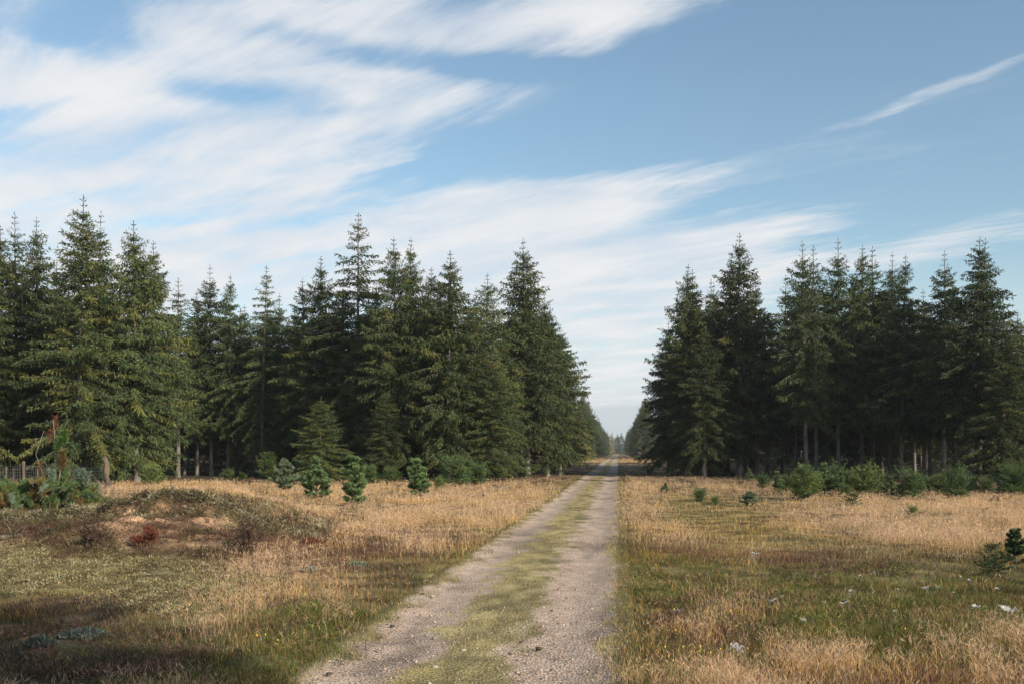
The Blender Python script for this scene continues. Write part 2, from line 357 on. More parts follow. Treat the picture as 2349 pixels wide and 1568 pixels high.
def sow(n, ylo, yhi, xlo=-320, xhi=2680):
    py = rng.uniform(ylo, yhi, n); px = rng.uniform(xlo, xhi, n)
    d = F*EYE/(py-HY); x = (px-CX)/F*d; y = d+rng.uniform(-.5, .5, n)*np.minimum(d*.02, 2); z = H(x, y)
    s, t = st(x, y)
    ok = (s < -2.38+.25*rng.normal(size=n)*.5) | (s > -.0+.12*rng.normal(size=n))
    ok &= rng.uniform(size=n) > wood_mask(x, y)*.97
    x, y, z, d = x[ok], y[ok], z[ok], d[ok]
    w = weights(x, y, z*.85); tot = sum(w.values()); cum = np.zeros(len(x)); u = rng.uniform(size=len(x))
    pick = np.full(len(x), 'sand', dtype='<U6')
    done = np.zeros(len(x), bool)
    for k in KINDS:
        cum = cum+w[k]/tot; sel = (~done) & (u < cum); pick[sel] = k; done |= sel
    for k, p in VEG.items():
        f_, lo_, hi_ = p['cl']; gate = rng.uniform(size=len(x)) < .10+.9*sm(lo_, hi_, fbm(x*f_, y*f_, 200+len(k), 3))
        if k == 'dry': pick[(pick == 'dry') & ~gate & (rng.uniform(size=len(x)) < .6)] = 'olive'
        i = (pick == k) & gate & (rng.uniform(size=len(x)) < 1.1); m = i.sum()
        if not m: continue
        P = np.stack([x[i], y[i], z[i]], 1); dd = d[i]
        clump = .55+.9*fbm(P[:, 0]*1.6, P[:, 1]*1.6, 17, 2)
        hh = rng.uniform(*p['h'], m)*clump
        wd = np.maximum(p['w']*rng.uniform(.6, 1.2, m), dd*.00030)
        ln = rng.uniform(*p['lean'], m)
        tone = jit(m, .38 if k != 'dry' else .22)
        if k in ('green', 'olive'): r_ = (rng.uniform(size=(m, 1)) < .28)*1.; tone = tone*(1-r_)+tone*r_*np.array((2.1, 1.15, 1.3))
        patch = .55+.9*fbm(P[:, 0]*.7, P[:, 1]*.7, 27, 3)[:, None]; hue = fbm(P[:, 0]*.5+7, P[:, 1]*.5, 37, 3)[:, None]
        if k in ('dry', 'base'): patch = patch*(np.array((1.08, .98, .74))*(1-sm(.4, .6, hue))+np.array((1., 1., 1.12))*sm(.4, .6, hue))
        hh = hh*(1-.55*bare(P[:, 0], P[:, 1], P[:, 2]))
        c = np.array(p['c'])*tone*patch; tp = np.array(p['tip'])*tone*patch
        GR[DEST[k]].add(P, hh, wd, ln, c, tp)
        if k == 'dry':          # airy seed heads
            near = dd < 60; q = P[near]; hq = hh[near]; dq = dd[near]
            for r in range(3):
                B = q+np.stack([rng.normal(0, .025, len(q)), rng.normal(0, .025, len(q)), hq*rng.uniform(.72, 1.08, len(q))], 1)
                D = rng.normal(size=(len(q), 3)); D[:, 2] = np.abs(D[:, 2])+.5
                GR['dry'].kites(B, D, rng.uniform(.03, .08, len(q)), np.maximum(.003, dq*.0003), np.array((.60, .42, .265))*jit(len(q), .25))
sow(330000, 1235, 1800)
sow(330000, 1082, 1290)
sow(26000, 1046, 1090)
sow(26000, 1043, 1066, 1230, 1640)
# short turf on the middle strip and along the rut edges
n = 60000
py = rng.uniform(1048, 1750, n)**1.0; d = F*EYE/(py-HY); s = rng.uniform(-2.55, .15, n); t = d
g, nn = track_mix(s, t)
ok = (rng.uniform(size=n) > g*1.35-.02) & (rng.uniform(size=n) < .35+1.2*fbm(s*3, t*1.5, 77, 2)); s, t = s[ok], t[ok]
x = s*RY+t*RX; y = -s*RX+t*RY; m = len(x)
k_ = rng.uniform(size=len(x)) < (.45+.55*sm(9, 20, t))*(.25+.75)*sm(.35, .6, fbm(x*2.5, y*2.5, 67, 2)); x, y, t, s = x[k_], y[k_], t[k_], s[k_]; m = len(x)
P = np.stack([x, y, H(x, y)+.02], 1); tone = jit(m, .35); mixc = sm(.36, .66, fbm(x*2, y*1.1, 57, 2))[:, None]
c = np.array((.24, .22, .08))*mixc+np.array((.42, .33, .16))*(1-mixc)
GR['green'].add(P, rng.uniform(.012, .045, m), np.maximum(.005, t*.0004), rng.uniform(.3, 1, m), c*tone, c*tone*1.25)
# low bushy tufts: heather, moss cushions and dark turf clods
def tufts(dest, n, px, py, rx, ry, R_, h_, per, cols, L_, W_, need=None, rag=.6):
    a = rng.uniform(0, 2*pi, n); q = np.sqrt(rng.uniform(0, 1, n)); X_ = px+rx*q*np.cos(a); Y_ = py+ry*q*np.sin(a)
    d = F*EYE/(Y_-HY)
    for _ in range(8): d = .5*d+.5*F*(EYE-H((X_-CX)/F*d, d))/(Y_-HY)
    x = (X_-CX)/F*d; y = d
    s_, t_ = st(x, y); ok = ((s_ < -2.6) | (s_ > .25)) & (rng.uniform(size=n) < .15+.85*sm(.36, .58, fbm(x*1.3, y*1.3, 300+int(px), 3))); x, y, d = x[ok], y[ok], d[ok]; n = len(x)
    if not n: return
    R1 = rng.uniform(*R_, n); h1 = rng.uniform(*h_, n); c1 = np.array(cols)[rng.integers(0, len(cols), n)]*rng.uniform(.65, 1.35, (n, 1))
    rep = lambda v: np.repeat(v, per, 0); m = n*per
    th = rng.uniform(0, 2*pi, m); ph = rng.uniform(0, 1, m)**.6
    dx = np.cos(th)*np.sqrt(1-(1-ph)**2); dy = np.sin(th)*np.sqrt(1-(1-ph)**2); dz = 1-ph
    P = np.stack([rep(x)+dx*rep(R1)*rng.uniform(.4, 1, m), rep(y)+dy*rep(R1)*rng.uniform(.4, 1, m), 0*th], 1)
    P[:, 2] = H(P[:, 0], P[:, 1])+dz*rep(h1)*rng.uniform(.2, 1, m)
    D = np.stack([dx, dy, dz*.8+.35], 1)+rng.normal(0, rag, (m, 3)); D[:, 2] = np.abs(D[:, 2])
    dest.kites(P, D, rng.uniform(*L_, m), np.maximum(rng.uniform(*W_, m), rep(d)*.0004), rep(c1)*rng.uniform(.6, 1.45, (m, 1)))
HE = [(.085, .052, .036), (.12, .07, .05), (.16, .095, .065), (.07, .062, .03), (.10, .09, .04)]
PK = [(.22, .12, .10), (.15, .085, .06), (.10, .06, .045), (.12, .10, .05)]
MO = [(.27, .245, .12), (.22, .205, .09), (.36, .32, .19), (.15, .125, .06), (.11, .085, .05), (.20, .15, .09)]
def tufts_at(dest, x, y, R_, h_, per, cols, L_, W_, rag=.6, droop=0.):
    n = len(x); R1 = rng.uniform(*R_, n); h1 = rng.uniform(*h_, n); c1 = np.array(cols)[rng.integers(0, len(cols), n)]*rng.uniform(.65, 1.35, (n, 1))
    rep = lambda v: np.repeat(v, per, 0); m = n*per; th = rng.uniform(0, 2*pi, m); q = rng.uniform(.2, 1, m)
    P = np.stack([rep(x)+np.cos(th)*rep(R1)*q, rep(y)+np.sin(th)*rep(R1)*q, 0*th], 1); P[:, 2] = H(P[:, 0], P[:, 1])+rep(h1)*(1-q*q)*rng.uniform(.3, 1, m)
    D = np.stack([np.cos(th)*q, np.sin(th)*q, .9-droop+0*q], 1)+rng.normal(0, rag, (m, 3))
    dest.kites(P, D, rng.uniform(*L_, m), rng.uniform(*W_, m), rep(c1)*rng.uniform(.6, 1.45, (m, 1)))
GRN = [(.115, .14, .035), (.09, .11, .03), (.17, .15, .05), (.20, .13, .06), (.15, .15, .045)]
for a_ in [(700, 430, 1158, 230, 14), (350, 240, 1215, 260, 40), (350, 520, 1205, 190, 44), (200, 120, 1200, 130, 26), (420, 560, 1165, 120, 16), (300, 690, 1210, 90, 30)]:
    tufts(GR['heath'], *a_, (.08, .22), (.04, .16), 34, HE, (.04, .10), (.006, .012))
n_ = 900; xx_ = rng.uniform(-11.5, -3.8, n_); yy_ = 19.3+rng.normal(0, .35, n_)-1.1*(fbm(xx_*.7, yy_ if False else xx_*0+19.2*.2, 5, 3)-.5)
LIP = [(.055, .04, .028), (.08, .06, .035), (.09, .085, .035), (.16, .13, .07), (.30, .27, .17), (.05, .038, .026), (.34, .31, .21), (.20, .19, .10)]
tufts_at(GR['heath'], xx_, yy_, (.06, .20), (.05, .18), 40, LIP, (.05, .13), (.007, .014), .7, .7)
n_ = 700; xx_ = rng.uniform(-12, -3.8, n_); yy_ = rng.uniform(19.2, 22, n_); tufts_at(GR['moss'], xx_, yy_, (.06, .2), (.03, .10), 34, LIP+MO+MO, (.05, .11), (.007, .013))
n_ = 1500; xx_ = rng.uniform(-12, -4.2, n_); yy_ = 15.2+3.8*rng.uniform(0, 1, n_); k_ = (fbm(xx_*.9, yy_*1.2, 333, 3) > .56) & ~((xx_ > -8.2) & (xx_ < -5.0) & (yy_ > 17.3) & (yy_ < 19.1) & (rng.uniform(size=n_) < .9)); tufts_at(GR['heath'], xx_[k_], yy_[k_], (.07, .22), (.04, .15), 34, HE+LIP[:2], (.05, .11), (.007, .013))
for a_ in [(1000, 250, 1325, 290, 50), (800, 110, 1285, 190, 42), (500, 430, 1375, 170, 34), (250, 560, 1340, 110, 22)]:
    tufts(GR['moss'], *a_, (.06, .20), (.015, .06), 46, MO, (.02, .05), (.008, .014))
for a_ in [(220, 790, 1290, 190, 60), (350, 920, 1235, 170, 26), (120, 1900, 1290, 150, 24), (400, 200, 1500, 300, 60), (300, 1650, 1420, 150, 70)]:
    tufts(GR['heath'], *a_, (.06, .18), (.04, .12), 30, PK, (.03, .08), (.005, .010))
for a_ in [(900, 2000, 1390, 420, 100), (300, 2200, 1480, 220, 60), (300, 720, 1450, 170, 60), (250, 1560, 1340, 110, 60)]:
    tufts(GR['green'], *a_, (.06, .20), (.03, .10), 34, GRN, (.04, .10), (.005, .009))
GR['dry'].build('dry_grass', 'pale straw-coloured grass waving over the clearing', 'grass')
GR['green'].build('green_grass', 'short olive and green grass between the dry tufts', 'grass')
GR['heath'].build('heather', 'low brown and pinkish heather on the clearing floor', 'heather')
GR['moss'].build('moss', 'yellow-green moss carpeting the bank in front of the mound', 'moss')
# pebbles
n = 17000
py = rng.uniform(1180, 1760, n); t = F*EYE/(py-HY); s = rng.uniform(-2.5, .1, n); g, nn = track_mix(s, t)
row = .35+.65*np.exp(-((s+.85)/.22)**2)
ok = (rng.uniform(size=n) < .25+.5*g) & (rng.uniform(size=n) < row+.25*rng.uniform(size=n)); s, t = s[ok], t[ok]; m = len(s)
x = s*RY+t*RX; y = -s*RX+t*RY; z = H(x, y)+.022
r = np.minimum(rng.lognormal(math.log(.0075), .40, m), .03)
base = np.array([(1, 0, 0), (0, 1, 0), (-1, 0, 0), (0, -1, 0), (0, 0, .8), (0, 0, -.6)])
V = base[None]*(1+rng.normal(0, .22, (m, 6, 3))); a = rng.uniform(0, 2*pi, m)
V = np.stack([V[..., 0]*np.cos(a)[:, None]-V[..., 1]*np.sin(a)[:, None]+V[..., 2]*.3, V[..., 0]*np.sin(a)[:, None]+V[..., 1]*np.cos(a)[:, None], V[..., 2]], -1)*r[:, None, None]+np.stack([x, y, z], 1)[:, None]
Tf = np.array([(0, 1, 4), (1, 2, 4), (2, 3, 4), (3, 0, 4), (1, 0, 5), (2, 1, 5), (3, 2, 5), (0, 3, 5)])
T_ = (np.arange(m)[:, None, None]*6+Tf[None]).reshape(-1, 3)
pc = np.array([(.30, .245, .20), (.38, .32, .27), (.20, .16, .14), (.34, .23, .17), (.26, .235, .22)])[rng.integers(0, 5, m)]*rng.uniform(.6, 1.3, (m, 1))
tag(obj('gravel', mesh_np('gravel', V.reshape(-1, 3), [T_], [M_PEB], None, np.repeat(pc, 6, 0))), 'loose pinkish grey gravel scattered over the wheel ruts', 'gravel', kind='stuff')

# ------------------------------------------------------------------ spruces
def spruce_meshes(seed, Ht, R, cb, hang=.5, el=1., dens=1., nb=5, level=.31, cones=0, openup=0., tw=1., yellow=0., stubs=14, gcol=None, pw=.8, trunk_r=None, up=0., sagk=1., name='spruce'):
    rng = np.random.default_rng(seed); mb = MB(); tk = MB()
    tr = trunk_r or Ht*.0098
    zs = np.linspace(0, Ht, 16); wob = np.cumsum(rng.normal(0, .012*el, (16, 2)), 0); wob[0] = 0
    def axis_at(z): return np.array([np.interp(z, zs, wob[:, 0]), np.interp(z, zs, wob[:, 1]), z])
    rad = tr*(1-zs/Ht)**.85+.006*el; rad[0] *= 1.5
    pts = np.column_stack([wob, zs]); pts[0, 2] = -.25*min(1, el*2)
    pts = np.insert(pts, 1, [pts[0, 0], pts[0, 1], .03*Ht], 0); rad = np.insert(rad, 1, tr*1.08)
    tk.tube(pts, rad, 9)
    for _ in range(stubs):      # dead lower limbs
        z = rng.uniform(.1*Ht if cb < 1.5 else .8, cb+1.2); az = rng.uniform(0, 2*pi); l = rng.uniform(.3, 1.3)*el
        p = axis_at(z); d = np.array([cos(az), sin(az), rng.uniform(-.35, .1)])
        tk.tube([p, p+d*l*.6, p+d*l+[0, 0, -.12*l]], [.018*el, .011*el, .004*el], 4)
    G1 = np.array((.022, .042, .018)); G2 = np.array((.078, .102, .038)); GY = np.array((.15, .145, .036))
    if gcol: G1, G2 = np.array(gcol)*.6, np.array(gcol)
    cone_P = []
    z = cb
    top_gap = (1.05 if el > .5 else .45)*el*rng.uniform(.8, 1.2)
    while z < Ht-top_gap:
        t = (Ht-z)/(Ht-cb)
        Lm = R*(1-math.exp(-(Ht-z-.35*top_gap)/(pw*.27*Ht)))*(1-.15*max(0, t-.75)/.25)
        phi = .9*z+seed; n = max(3, int(rng.normal(nb, .9))); a0 = rng.uniform(0, 2*pi)
        for k in range(n):
            if rng.uniform() > dens*1.05: continue
            az = a0+2*pi*k/n+rng.normal(0, .25); L = Lm*rng.uniform(.55, 1.12)*(1+.22*cos(az-phi))*(1+.16*sin(z*2.1+seed*1.7))
            if rng.uniform() < .07: L *= 1.22
            L = max(L, .13*el)
            dz = Ht-z-.35*top_gap; L = min(L, (.06+.38*dz)*rng.uniform(.7, 1.25)) if el > .5 else L; tf = min(1, .5+.2*dz) if el > .5 else 1
            a = math.tan(radians(min(75, (32+up)*(1-t)**1.6-6*t+up*t-openup*6*t+rng.normal(0, 7)))); sag = sagk*(.16+.42*t)*rng.uniform(.6, 1.3)*(1-.5*openup); lift = .22*rng.uniform(.3, 1.5)
            hd = np.array([cos(az), sin(az), 0.]); sd = np.array([-sin(az), cos(az), 0.])
            z0 = axis_at(z+rng.uniform(-.1, .1)*el)
            def cur(s): return z0+hd*(L*s)[:, None]+sd*(L*.12*np.sin(s*2+k))[:, None]+np.array([0, 0, 1.])*(L*(a*s-sag*s**2+lift*s**3))[:, None]
            s4 = np.linspace(0, .92, 5); bp = cur(s4)
            mb.tube(bp, np.linspace(.012+.006*L, .005, 5)*(.6 if el < .5 else 1), 3, (.5, .5, .5), 1, False)
            m = max(4, int(L/(.115*el))); sN = np.linspace(.10 if t > .4 else .02, .99, m)+rng.uniform(-.5, .5, m)*.6/m
            sN = np.clip(sN, .02, 1); Pn = cur(sN); Tg = cur(np.minimum(sN+.02, 1.02))-cur(sN-.02); Tg /= np.linalg.norm(Tg, axis=1, keepdims=True)+1e-9
            sidev = np.cross(Tg, [0, 0, 1.]); sidev /= np.linalg.norm(sidev, axis=1, keepdims=True)+1e-9
            bt = rng.normal(0, .20)                      # tone of the whole limb
            P_, D_, L_, s_ = [], [], [], []
            for sg in (-1, 1):
                td = Tg*.62+sidev*sg*rng.uniform(.5, .95, (m, 1))+np.array([0, 0, -1.])*(hang*rng.uniform(.1, .9, (m, 1)))
                td /= np.linalg.norm(td, axis=1, keepdims=True)
                tl = (.15*el+.34*np.minimum(L, 1.5*el)*(1-sN)**.8)*rng.uniform(.6, 1.2, m)*tw*tf
                kk = 3
                for u in range(kk):
                    f = (u+rng.uniform(.0, .8, m))/kk
                    P_.append(Pn+td*(tl*f)[:, None]+np.array([0, 0, -1.])*(hang*.35*tl*f*f)[:, None]); dd = td+rng.normal(0, .42, (m, 3))+np.array([0, 0, -.35*hang]); D_.append(dd)
                    L_.append(rng.uniform(.15, .29, m)*el*tf); s_.append(sN)
            P_.append(Pn); D_.append(Tg+rng.normal(0, .3, (m, 3))); L_.append(rng.uniform(.14, .24, m)*el); s_.append(sN)
            if hang > .3:                                # hanging combs under the limb
                for r in range(3):
                    P_.append(Pn+rng.normal(0, .07*el, (m, 3))); d3 = rng.normal(0, .22, (m, 3)); d3[:, 2] -= 1; D_.append(d3); L_.append(rng.uniform(.15, .5, m)*hang*el*min(1, .45+t)); s_.append(sN)
            P_ = np.concatenate(P_); D_ = np.concatenate(D_); L_ = np.concatenate(L_); s_ = np.concatenate(s_)
            q = np.clip(rng.beta(1.6, 2.2, len(P_))+bt+.25*(s_-.5), 0, 1)[:, None]
            c = G1*(1-q)+G2*q; yy = (rng.uniform() < yellow*2.2)*rng.uniform(.3, .8)*rng.uniform(.5, 1, (len(P_), 1))+.08*rng.uniform(0, 1, (len(P_), 1)); c = c*(1-yy)+GY*yy
            mb.kites(P_, D_, L_, rng.uniform(.042, .078, len(P_))*el*tf, c, rng)
            if cones and t < .55 and rng.uniform() < cones:
                cn = rng.integers(1, 4); cone_P.append(cur(rng.uniform(.55, 1, cn)))
        z += level*el**.8*(1 if t > .3 else 1.1 if el > .5 else .7)*rng.uniform(.75, 1.25)
    # leader: a thin spike with a few tiny whorls of upturned shoots
    def pt(zz): return np.column_stack([np.interp(zz, zs, wob[:, 0]), np.interp(zz, zs, wob[:, 1]), zz])
    n = 34; zz = Ht-top_gap*1.3*rng.uniform(0, 1, n)**.8; D = rng.normal(0, .45, (n, 3)); D[:, 2] = np.abs(D[:, 2])+.8
    mb.kites(pt(zz), D, .12*el, .034*el, G1*1.1, rng)
    for q in (.28, .55, .85):
        for k in range(5):
            a = k*1.257+q*9; l = (.07+.22*q)*el*rng.uniform(.7, 1.2); b0 = pt(np.array([Ht-top_gap*q*1.15]))[0]; dv_ = np.array([cos(a), sin(a), .55]); n = 5
            f = rng.uniform(.2, 1, n)[:, None]; mb.kites(b0+dv_*l*f, dv_+rng.normal(0, .3, (n, 3)), .10*el, .036*el, G1*1.15, rng)
    if cone_P:
        cp = np.concatenate(cone_P); n = len(cp); D = rng.normal(0, .12, (n, 3)); D[:, 2] = -1
        cc = np.array((.23, .125, .075))*rng.uniform(.6, 1.5, (n, 1))
        for r in range(2): mb.kites(cp, D, rng.uniform(.12, .19, n), .055, cc, rng, 2, .5)
    return tk.mesh(name+'_trunk', [M_BARK], True), mb.mesh(name+'_crown', [M_NEEDLE, M_BARK, M_CONE])
M_CONE = leaf_mat('spruce_cones', 0, .8, .2, .2)
PROTO = {}
def proto(k, seed, Ht, R, cb, **kw): PROTO[k] = (Ht, R)+spruce_meshes(seed, Ht, R, cb, name=k, **kw)
proto('full', 1, 15, 2.7, .7, hang=.62, yellow=.12, cones=.22, nb=7)
proto('fullb', 11, 15, 2.5, 1.2, hang=.75, yellow=.08, cones=.22, nb=7)
proto('droop', 2, 15, 2.6, 1.6, hang=.95, yellow=.08, cones=.22, nb=7)
proto('droopb', 12, 15, 2.75, 2.4, hang=.85, yellow=.03, cones=.22, nb=7, pw=.8)
proto('open', 3, 16, 2.9, 2.2, hang=.5, dens=.8, level=.38, openup=-1, cones=.22, pw=.7)
proto('cone', 4, 15, 2.5, 1.8, hang=.9, cones=.4, yellow=.05, nb=6)
proto('high', 5, 15, 2.5, 4.0, hang=.75, cones=.22, stubs=26, nb=6)
proto('highb', 6, 15, 2.7, 3.2, hang=.8, cones=.22, stubs=22, nb=6)
proto('slim', 7, 14, 1.5, 3.8, hang=.55, cones=.22, stubs=18)
proto('inner', 8, 12.5, 2.5, 4.2, hang=.5, level=.40, nb=5, el=1.35, stubs=22)
proto('innerb', 9, 12, 2.6, 2.8, hang=.5, level=.40, nb=5, el=1.35, stubs=22)
proto('far', 10, 15, 2.9, .6, hang=.6, level=.45, nb=6, el=1.9, stubs=0)
proto('sun_tinted', 14, 8, 1.7, .4, hang=.5, level=.3, nb=6, el=1.1, stubs=0, gcol=(.17, .17, .055))  # brighter yellow-green needles put sunlight into the colour
proto('pale', 13, 15, 3.2, .8, hang=.3, level=.5, nb=6, el=1.9, stubs=0, gcol=(.34, .27, .10))
def tree(kind, x, y, height, wide, label, group=None, cat='tree'):
    Ht, R, tm, cm = PROTO[kind]; z = float(H(x, y)); k = height/Ht
    r = empty('spruce_tree', (x, y, z-.03), random.uniform(0, 2*pi), (wide*k**.5, wide*k**.5, k))
    r.rotation_euler = (random.gauss(0, .014), random.gauss(0, .014), random.uniform(0, 2*pi)); tag(r, label, cat, group); obj('trunk', tm, r); obj('crown', cm, r)
    return r
def tree_px(px, top, d, kind, wide, label, group=None):
    x = (px-CX)/F*d; return tree(kind, x, d, EYE+(HY-top)*d/F-float(H(x, d)), wide, label, group)
GL, GRT = 'spruces along the front of the left wood', 'spruces along the front of the right wood'
LEFT = [
 (-75,470,54,'full',1.1,'broad spruce cut by the left frame edge behind the wire fence'),
 (2,518,58,'cone',.95,'dark spruce top on the left edge of the photo, outside the thin pale tip'),
 (38,488,60,'slim',1.0,'thin see-through spruce tip, second from the left edge of the photo'),
 (82,500,57,'fullb',.9,'narrow dark spruce between the thin tip and the tallest left spruce'),
 (178,445,52,'full',1.05,'tallest spruce of the left wood, with a ragged cone-laden tip'),
 (212,483,54,'slim',.8,'thin second tip close against the right side of the tallest left spruce'),
 (315,508,54.5,'droop',1.1,'drooping spruce with a bare grey trunk just right of the gnarled fence post'),
 (358,553,58,'cone',.95,'shorter spruce leaning out behind the drooping spruce near the fence'),
 (408,638,64,'slim',1.1,'small pointed spruce top at the left end of the dip in the left wood'),
 (452,668,70,'highb',.9,'low shaded spruce at the left of the dip in the left skyline'),
 (485,608,70,'high',.95,'shaded spruce with a thin spire in the middle of the dip'),
 (522,628,69,'highb',.9,'bushy-topped shaded spruce just right of the thin spire in the dip'),
 (597,605,67,'open',.85,'spruce with an open tip of level branches at the right of the dip'),
 (636,672,70,'high',.9,'low shaded spruce right of the open tip in the dip'),
 (668,700,69,'fullb',.8,'lowest spruce where the dip meets the sunlit stand'),
 (700,640,66,'highb',.95,'spruce shoulder at the left end of the sunlit middle stand'),
 (728,585,64,'cone',1.0,'pointed spruce left of the tall open-topped one'),
 (820,486,62,'open',1.12,'tall open-topped spruce with a bare stem showing, highest of the middle stand'),
 (775,640,63,'full',1.0,'dense spruce filling the left flank below the tall open-topped one'),
 (862,640,61,'droopb',1.0,'dense spruce filling the right flank below the tall open-topped one'),
 (905,542,58,'cone',1.0,'left one of the twin cone-hung spruce spires in the middle stand'),
 (939,545,59,'cone',.85,'right one of the twin cone-hung spruce spires in the middle stand'),
 (980,610,64,'highb',1.0,'shorter spruce between the twin spires and the drooping middle spruce'),
 (1027,574,57,'droop',1.1,'drooping sunlit spruce with a short spire in the middle stand'),
 (1072,690,59,'full',.95,'low yellow-green spruce right of the drooping sunlit one'),
 (1092,660,65,'slim',1.0,'little thin spruce tip left of the pale-branched spire'),
 (1118,625,61,'fullb',.95,'spire spruce with pale hanging branches left of the corner tree'),
 (1160,705,66,'droopb',.9,'spruce filling the notch left of the corner tree at the track'),
 (1210,545,66,'droopb',1.2,'tall corner spruce of the left wood where the track enters the trees'),
 (1256,676,69,'droop',1.0,'shoulder spruce on the right flank of the tall left corner tree'),
 (1284,745,73,'droopb',1.1,'spruce with long level boughs reaching toward the track from the left'),
 (735,905,52,'full',1.05,'low bushy sunlit spruce standing in front of the middle stand'),
 (880,890,56,'fullb',.9,'small sunlit spruce in front of the twin spires'),
 (1130,800,57,'full',1.0,'rounded sunlit spruce at the foot of the pale-branched spire'),
]
for px, top, d, k, wd, lab in LEFT: tree_px(px, top, d, k, wd, lab, GL)
RIGHT = [
 (1534,735,78,'droopb',.95,'spruce on the track edge at the left end of the right wood'),
 (1566,608,70,'droop',1.05,'front corner spruce of the right wood beside the track'),
 (1592,618,71,'slim',1.0,'thin twin spire beside the front corner spruce of the right wood'),
 (1628,640,75,'slim',1.0,'small lone tip between the corner spruce and the tallest on its right'),
 (1615,740,67,'droopb',1.05,'grey-green spruce with a pale trunk base below the corner spire'),
 (1696,536,69,'cone',1.2,'tallest spruce in the left half of the right wood'),
 (1670,582,71,'slim',1.0,'brownish thin spire left of the tallest spruce in the right wood'),
 (1735,640,70,'highb',1.05,'spruce on the right flank below the tallest spruce of the right wood'),
 (1795,632,76,'slim',1.05,'thin gappy spruce in the notch where sky shows through the right wood'),
 (1850,548,64,'high',1.0,'tall spruce on a long bare trunk right of the sky notch'),
 (1873,562,66,'slim',.95,'thin drooping tip close beside the tall spruce right of the notch'),
 (1923,547,66,'high',1.0,'pointed spruce third from the notch in the right wood'),
 (1978,558,67,'highb',.95,'brown ragged-topped spruce near the middle of the right wood'),
 (2003,566,68,'slim',1.05,'brown spire touching the ragged-topped spruce on its right side'),
 (2040,578,67,'high',.85,'small thin spire left of the wide gap in the right skyline'),
 (2066,582,63,'highb',.95,'spruce with two low boughs hanging beside its pale trunks'),
 (2120,660,66,'high',.95,'low spruce in the dip before the last tall pair on the right'),
 (2165,574,61,'high',.95,'slightly lower spruce left of the last tall bushy spruce'),
 (2226,545,57,'highb',1.2,'last tall bushy spruce on the right, over the thickest trunk'),
 (2246,550,59,'slim',.9,'second tip twinned with the last tall bushy spruce'),
 (2300,700,55,'full',1.0,'sunlit green spruce skirt filling the lower right of the wood'),
 (2342,708,60,'fullb',1.0,'spruce cut by the right edge of the photo'),
]
for px, top, d, k, wd, lab in RIGHT: tree_px(px, top, d, k, wd, lab, GRT)
for px, top, d, k in ((130,600,60,'fullb'),(247,640,60,'droop'),(560,700,74,'highb'),(455,720,75,'droopb'),(610,715,74,'highb'),(1000,690,63,'droop'),(948,700,62,'fullb'),(850,690,66,'droopb'),(760,700,67,'cone'),(1150,760,64,'droop')):
    tree_px(px, top, d, k, 1.0, 'lower spruce filling between the taller tips at the front of the left wood', 'lower spruces filling the front of the left wood')
for px, top, d, k in ((1602,700,71,'droop'),(1652,670,73,'droopb'),(1760,730,74,'highb'),(1822,660,70,'highb'),(1897,640,70,'droopb'),(1950,635,71,'highb'),(2022,640,70,'droopb'),(2098,690,69,'highb'),(2135,690,65,'high'),(2192,640,63,'highb'),(2283,770,63,'fullb')):
    tree_px(px, top, d, k, 1.0, 'lower spruce filling between the taller tips at the front of the right wood', 'lower spruces filling the front of the right wood')
def along(s, t): return s*RY+t*RX, -s*RX+t*RY
tree('fullb', 7.0, -4.0, 14, 1.35, 'tall unseen spruce behind the viewpoint, added to shade the bottom left corner', 'unseen spruces added to cast shade')  # unseen tree added so its shadow darkens the near left ground
# rows either side of the track
GA = 'spruces lining the track further on'
for t in np.arange(80, 112, 5.2):
    for s, k in ((7.6, 'droopb'), (-7.4, 'droop')):
        x, y = along(s+random.uniform(-.5, .5), t+random.uniform(-1, 1))
        tree(k, x, y, random.uniform(14, 16), random.uniform(.9, 1.05), 'dark spruce lining the track behind the '+('right' if s > 0 else 'left')+' corner tree', GA)
t = 205.
while t < 700:
    for s in (6.6, -7.6):
        if s > 0 and t < 232: continue
        x, y = along(s+random.uniform(-.7, .7), t+random.uniform(-2, 2))
        tree('far' if t > 300 else random.choice(['fullb', 'droop', 'full']), x, y, random.uniform(12, 15.5), random.uniform(.9, 1.1), 'small distant spruce in the far row lining the '+('right' if s > 0 else 'left')+' of the track', GA)
        x, y = along(s*1.75+random.uniform(-1, 1), t+4+random.uniform(-2, 2))
        if t < 420: tree('far', x, y, random.uniform(12, 15), 1., 'distant spruce behind the far '+('right' if s > 0 else 'left')+' row beyond the sunlit gap', GA)
    t += 7.5+(t-205)*.018
for i in range(14):
    x, y = along(-11+i*1.7+random.uniform(-.5, .5), 735+random.uniform(-25, 45))
    tree('far', x, y, random.uniform(12, 19), .9, 'hazy blue spruce closing the far end of the track', 'hazy trees at the end of the track')
x, y = along(-4.2, 640); tree('pale', x, y, 15, 1.0, 'pale yellowish tree at the far left end of the track')
for px, d, h, lab in ((1316, 150, 5.5, 'low yellow-green spruce with painted-in sunlight at the start of the far left row'), (1337, 172, 9, 'taller yellow-green spruce with painted-in sunlight heading the far left row'), (1300, 165, 4, 'smallest yellow-green spruce with painted-in sunlight at the foot of the far left row')): tree('sun_tinted', (px-CX)/F*d, d, h, 1.0, lab)
